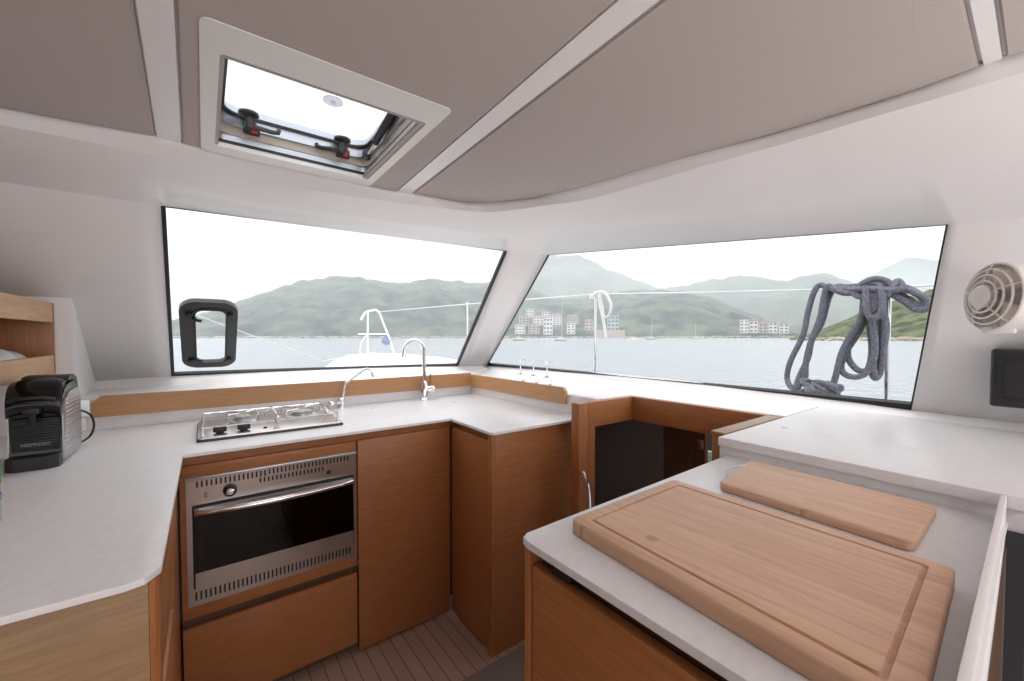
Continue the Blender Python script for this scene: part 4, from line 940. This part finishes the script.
def forest(name, c1, c2, sc):
    return speckle(name, c1, c2, sc, .95, detail=6, lo=.38, hi=.62)
M['forest_near'] = forest('forest_near', (.030, .045, .022), (.13, .145, .07), .09)
M['forest_mid'] = forest('forest_mid', (.018, .032, .022), (.11, .125, .075), .022)
M['forest_far'] = forest('forest_far', (.04, .06, .035), (.10, .12, .065), .006)
def interp(tab, u):
    if u <= tab[0][0]: return tab[0][1]
    for (a, va), (b, vb) in zip(tab, tab[1:]):
        if u <= b: t = (u - a) / (b - a); t = t * t * (3 - 2 * t) if b - a > 30 else t; return va + (vb - va) * t
    return tab[-1][1]
def ridge(name, tab, d0, d1, m, amp, seed, back=600, du=2.5, label=None, foot=2.0):
    bm = BM(); u0, u1 = tab[0][0], tab[-1][0]; n = int((u1 - u0) / du); R_ = 30; rows = []
    for i in range(n + 1):
        u = u0 + (u1 - u0) * i / n; row = []
        top = ond(u, interp(tab, u), d1).z - SEA
        for j in range(R_ + 8):
            t = j / R_
            dd = d0 + (d1 - d0) * t if t <= 1 else d1 + (t - 1) * R_ / 8 * back
            p = ond(u, 340, dd); x, y = p.x, p.y
            prof = (t ** .8) if t <= 1 else max(0, 1 - (t - 1) * R_ / 8 * 1.1)
            nzv = noise.fractal(Vector((x, y, seed * 77.0)) / (d1 * .12), 1.0, 2.0, 5)
            nf = noise.fractal(Vector((x, y, seed * 31.0)) / (d1 * .018), 1.0, 2.0, 4)
            z = top * prof + nzv * amp * math.sin(PI * min(t, 1)) + nf * amp * .22 * (1 if t > .03 else 0)
            if t > 0 and t < .97: z = min(z, top * (t * .97 + .0) ** .55 * 1.0)
            row.append(Vector((x, y, SEA - 1.5 if j == 0 else SEA + max(z, -1.0 + foot * min(1, t * 30)))))
        rows.append(row)
    grid(bm, rows); bmesh.ops.recalc_face_normals(bm, faces=bm.faces[:])
    o = obj(name, bm, m, smooth=80); o['kind'] = 'structure'; return o
ridge('far_mountain', [(800, 336), (835, 290), (850, 282), (868, 274), (885, 268), (900, 260), (912, 257), (925, 259), (941, 261), (980, 275), (1100, 310), (1200, 336)], 3000, 4200, 'forest_far', 60, 1)
ridge('mountain', [(300, 336), (420, 310), (500, 280), (530, 262), (548, 256), (565, 255), (580, 256), (601, 266), (625, 276), (643, 282), (659, 288), (700, 305), (760, 336)], 1700, 2600, 'forest_far', 55, 2)
ridge('mountain', [(600, 336), (640, 300), (659, 288), (681, 286), (709, 280), (730, 277), (750, 276), (768, 279), (786, 281), (803, 276), (821, 272), (836, 277), (850, 282), (880, 296), (940, 325), (980, 336)], 1500, 2300, 'forest_far', 50, 3)
ridge('hill', [(-260, 336), (60, 332), (150, 327), (185, 317), (210, 311), (237, 303), (258, 295), (282, 287), (305, 281), (332, 277), (350, 276), (368, 279), (390, 282), (409, 283), (422, 280), (436, 279), (456, 281), (477, 283), (490, 282), (530, 290), (560, 299), (590, 297), (620, 292), (650, 290), (681, 291), (700, 295), (715, 299), (745, 311), (775, 324), (805, 336)], 760, 1300, 'forest_mid', 26, 4)
ridge('headland', [(790, 338), (808, 334), (821, 329), (850, 317), (870, 308), (905, 297), (936, 288), (980, 275), (1060, 262), (1300, 262)], 330, 560, 'forest_near', 9, 5, back=200)
# rocky shoreline strips
def shore(tab, h, w, seed):
    bm = BM(); rng = random.Random(seed)
    for u, d in tab:
        p = ond(u, 340, d); r = w * (.6 + rng.random())
        mtx = Matrix.Translation((p.x, p.y, SEA + h * .2)) @ Matrix.Rotation(rng.random() * 6, 4, 'Z') @ Matrix.Diagonal((r, r * .6, h * (.5 + rng.random()), 1))
        g = bmesh.ops.create_icosphere(bm, subdivisions=1, radius=1, matrix=mtx)
        for v in g['verts']: v.co += Vector((rng.uniform(-.2, .2) * r, rng.uniform(-.2, .2) * r, rng.uniform(-.2, .2) * h))
    return bm
o = obj('shore_rocks', shore([(800 + 2.0 * i, 332 - (i % 3) * 5) for i in range(110)], 1.6, 3.5, 3), 'rock', smooth=0); o['kind'] = 'stuff'; tag(o, 'pale rocks along the waterline under the green headland on the right', 'rocks')
o = obj('shore_rocks', shore([(130 + 2.4 * i, 752 - (i % 3) * 6) for i in range(280)], 2.2, 7, 5), 'rock', smooth=0); o['kind'] = 'stuff'; tag(o, 'brown rocky shoreline along the foot of the far hill', 'rocks')

# houses on the far shore
rng = random.Random(11)
M['houseW'] = speckle('house_white', (.66, .64, .62), (.72, .70, .68), .2, .8); M['houseP'] = speckle('house_pink', (.46, .37, .33), (.52, .42, .37), .2, .8)
M['roofR'] = speckle('house_tiles', (.26, .19, .16), (.33, .24, .20), .4, .8); M['houseG'] = speckle('house_green', (.34, .42, .41), (.4, .47, .46), .2, .7); M['win'] = mat('house_windows', (.07, .09, .11), .2)
def house(u, vb, vt, wpx, wallm, roof, label, dist=735):
    p = ond(u, vb, dist); zt = ond(u, vt, dist).z; d = ray(u, 340); fd = Vector((d.x, d.y, 0)).normalized(); rtv = Vector((fd.y, -fd.x, 0))
    wd = wpx / F_PX * dist * .92 * math.cos(math.atan((u - 512) / F_PX)) ** .5; dp = min(wd * .45, 8); z0 = max(SEA + .5, p.z); H = zt - z0
    e = thing('house', label, 'house', (p.x, p.y, z0), 'houses on the far shore')
    mt = Matrix.Translation((p.x, p.y, z0)) @ Matrix(((rtv.x, fd.x, 0, 0), (rtv.y, fd.y, 0, 0), (0, 0, 1, 0), (0, 0, 0, 1)))
    hb = H * (.80 if roof else 1.0)
    bm = BM(); box(bm, (-wd / 2, 0, 0), (wd / 2, dp, hb)); bmesh.ops.transform(bm, matrix=mt, verts=bm.verts[:]); obj('wall', bm, wallm, e, smooth=0)
    bm = BM()
    if roof:
        k = [(-wd / 2 - .5, -.5), (wd / 2 + .5, -.5), (wd / 2 + .5, dp + .5), (-wd / 2 - .5, dp + .5)]
        A = [bm.verts.new((x, y, hb)) for x, y in k]; B = [bm.verts.new((x, dp / 2, H)) for x in (-wd * .3, wd * .3)]
        bm.faces.new(A[::-1]); bm.faces.new((A[0], A[1], B[1], B[0])); bm.faces.new((A[2], A[3], B[0], B[1])); bm.faces.new((A[1], A[2], B[1])); bm.faces.new((A[3], A[0], B[0]))
    else: box(bm, (-wd / 2 - .3, -.3, H), (wd / 2 + .3, dp + .3, H + .5))
    bmesh.ops.transform(bm, matrix=mt, verts=bm.verts[:]); obj('roof', bm, 'roofR' if roof else 'houseW', e, smooth=0)
    nf = max(1, min(4, int(hb / 4.5))); nc = max(2, min(4, int(wd / 5)))
    for f in range(nf):
        z = hb / nf * (f + .35)
        for c in range(nc):
            x = -wd / 2 + wd * (c + .5) / nc; bm = BM(); box(bm, (x - wd / nc * .28, -.15, z), (x + wd / nc * .28, .05, z + hb / nf * .42))
            bmesh.ops.transform(bm, matrix=mt, verts=bm.verts[:]); obj('window', bm, 'win', e, smooth=0)
HS = [(520, 334, 325, 11, 'houseW', 0, 740, 'low white flat-roofed house at the water beside the window post'), (534, 334, 324, 12, 'houseP', 1, 740, 'low pinkish house with red roof at the water, left of the mast'),
      (548, 334.5, 318, 10, 'houseW', 0, 740, 'tall white flat-roofed house at the water, left of the mast'), (571, 334, 323, 9, 'houseW', 0, 740, 'white flat-roofed house at the water, right of the mast'),
      (524, 326, 316, 11, 'houseP', 1, 800, 'pinkish red-roofed house half way up the slope beside the window post'), (538, 325, 315, 11, 'houseW', 1, 800, 'white red-roofed house half way up the slope'),
      (556, 325, 313, 13, 'houseW', 1, 800, 'broad white red-roofed house behind the mast'), (573, 324, 314.5, 12, 'houseP', 1, 800, 'broad pinkish red-roofed house half way up the slope, right of the mast'),
      (530, 317, 309, 9, 'houseW', 0, 870, 'white flat-roofed house highest on the slope'), (546, 317, 311, 9, 'houseW', 1, 870, 'white red-roofed house high on the slope'),
      (589, 330, 319, 9, 'houseP', 1, 740, 'pinkish house just left of the steel stanchion'), (613, 331, 316, 12, 'houseG', 0, 745, 'pale green glazed block right of the steel stanchion'),
      (744, 333, 320, 7.4, 'houseW', 0, 722, 'leftmost white house of the shore row before the grey rope'), (753.5, 333, 318.5, 7.4, 'houseW', 1, 735, 'tallest house of the shore row, second from its left end'), (763, 333, 321.5, 7.4, 'houseP', 1, 735, 'pinkish house in the middle of the shore row'), (773, 333, 320, 7.4, 'houseW', 1, 735, 'white red-roofed house right of the pinkish one in the shore row'), (784, 333.5, 322, 8.2, 'houseW', 1, 735, 'lowest and rightmost white house of the shore row')]
for h in HS: house(h[0], h[1], h[2], h[3], h[4], h[5], h[7], h[6])
bm = BM(); a = ond(596, 336, 700); b = ond(625, 336, 700); n2 = Vector((-(b - a).y, (b - a).x, 0)).normalized()
upright(bm, Vector((a.x, a.y, 0)), Vector((b.x, b.y, 0)), n2, 4, SEA, ond(605, 330, 700).z); tag(obj('sea_wall', bm, 'houseP'), 'pinkish retaining wall at the waterline behind the steel stanchion', 'wall')

# moored boats
def sailboat(u, vtop, dist, label, L=8.0, two=False):
    p = ond(u, 340, dist); p.z = SEA; zt = ond(u, vtop, dist).z; d = ray(u, 340); rtv = Vector((d.y, -d.x, 0)).normalized(); fd = Vector((d.x, d.y, 0)).normalized()
    e = thing('sailing_boat', label, 'boat', p, 'moored sailing boats')
    bm = BM(); rows = []
    for i in range(9):
        t = i / 8; x = -L / 2 + L * t; wv = 1.25 * math.sin(PI * min(1, .25 + t * .75)) ** .6 if t < 1 else .02
        rows.append([p + rtv * x + fd * (wv * s) + Vector((0, 0, z)) for s, z in ((-1, 1.0 + .3 * t), (-.8, .1), (0, -.2), (.8, .1), (1, 1.0 + .3 * t), (0, 1.1 + .3 * t), (-1, 1.0 + .3 * t))])
    grid(bm, rows); bmesh.ops.recalc_face_normals(bm, faces=bm.faces[:]); obj('hull', bm, 'houseW', e, smooth=60)
    bm = BM(); c = p + Vector((0, 0, 1.4)); box(bm, (-L * .2, -.7, -.3), (L * .2, .7, .45), .15); bmesh.ops.transform(bm, matrix=Matrix.Translation(c) @ Matrix(((rtv.x, fd.x, 0, 0), (rtv.y, fd.y, 0, 0), (0, 0, 1, 0), (0, 0, 0, 1))), verts=bm.verts[:]); obj('cabin', bm, 'houseW', e)
    m0 = p + rtv * .5; bm = BM(); tube(bm, [m0 + Vector((0, 0, 1)), Vector((m0.x, m0.y, zt))], .11, 6); obj('mast', bm, 'houseW', e)
    bm = BM(); tube(bm, [m0 + Vector((0, 0, 2.6)), m0 - rtv * L * .42 + Vector((0, 0, 2.5))], .16, 6); obj('boom', bm, 'houseG', e)
sailboat(561, 291, 235, 'sailing boat with the tallest mast, moored before the houses', 7.5); sailboat(519, 308, 250, 'sailing boat moored close beside the window post', 8)
sailboat(651, 319, 330, 'small sailing boat moored right of the steel stanchion', 8); sailboat(695, 322, 480, 'tiny sailing boat moored before the wooded shore', 9)
p = ond(633, 340, 300); p.z = SEA; bm = BM(); d = ray(633, 340); rtv = Vector((d.y, -d.x, 0)).normalized(); fd = Vector((d.x, d.y, 0)).normalized()
MT = Matrix.Translation(p) @ Matrix(((rtv.x, fd.x, 0, 0), (rtv.y, fd.y, 0, 0), (0, 0, 1, 0), (0, 0, 0, 1)))
mb = thing('motor_boat', 'small white motor boat moored right of the steel stanchion', 'boat', p)
prism(bm, [(-4, -1.2), (2.2, -1.2), (4.2, 0), (2.2, 1.2), (-4, 1.2)], 0, 1.1, .2); bmesh.ops.transform(bm, matrix=MT, verts=bm.verts[:]); obj('hull', bm, 'houseW', mb)
bm = BM(); box(bm, (-1.5, -.9, 1.1), (1.6, .9, 2.3), .3); bmesh.ops.transform(bm, matrix=MT, verts=bm.verts[:]); obj('cabin', bm, 'houseW', mb)

# sea haze: a real scattering volume lying over the bay and the hills
hz = bpy.data.materials.new('sea_haze'); hz.use_nodes = True; hz.node_tree.nodes.clear()
ho = N(hz, 'ShaderNodeOutputMaterial'); hv = N(hz, 'ShaderNodeVolumeScatter'); hv.inputs['Color'].default_value = (.87, .94, 1.0, 1)
hv.inputs['Density'].default_value = .00048; hv.inputs['Anisotropy'].default_value = .2
LK(hz, hv.outputs[0], ho.inputs['Volume'])
bm = BM(); box(bm, (-2600, 120, SEA + .2), (4800, 2700, 380)); o = obj('sea_haze', bm, hz, smooth=0); o['kind'] = 'structure'
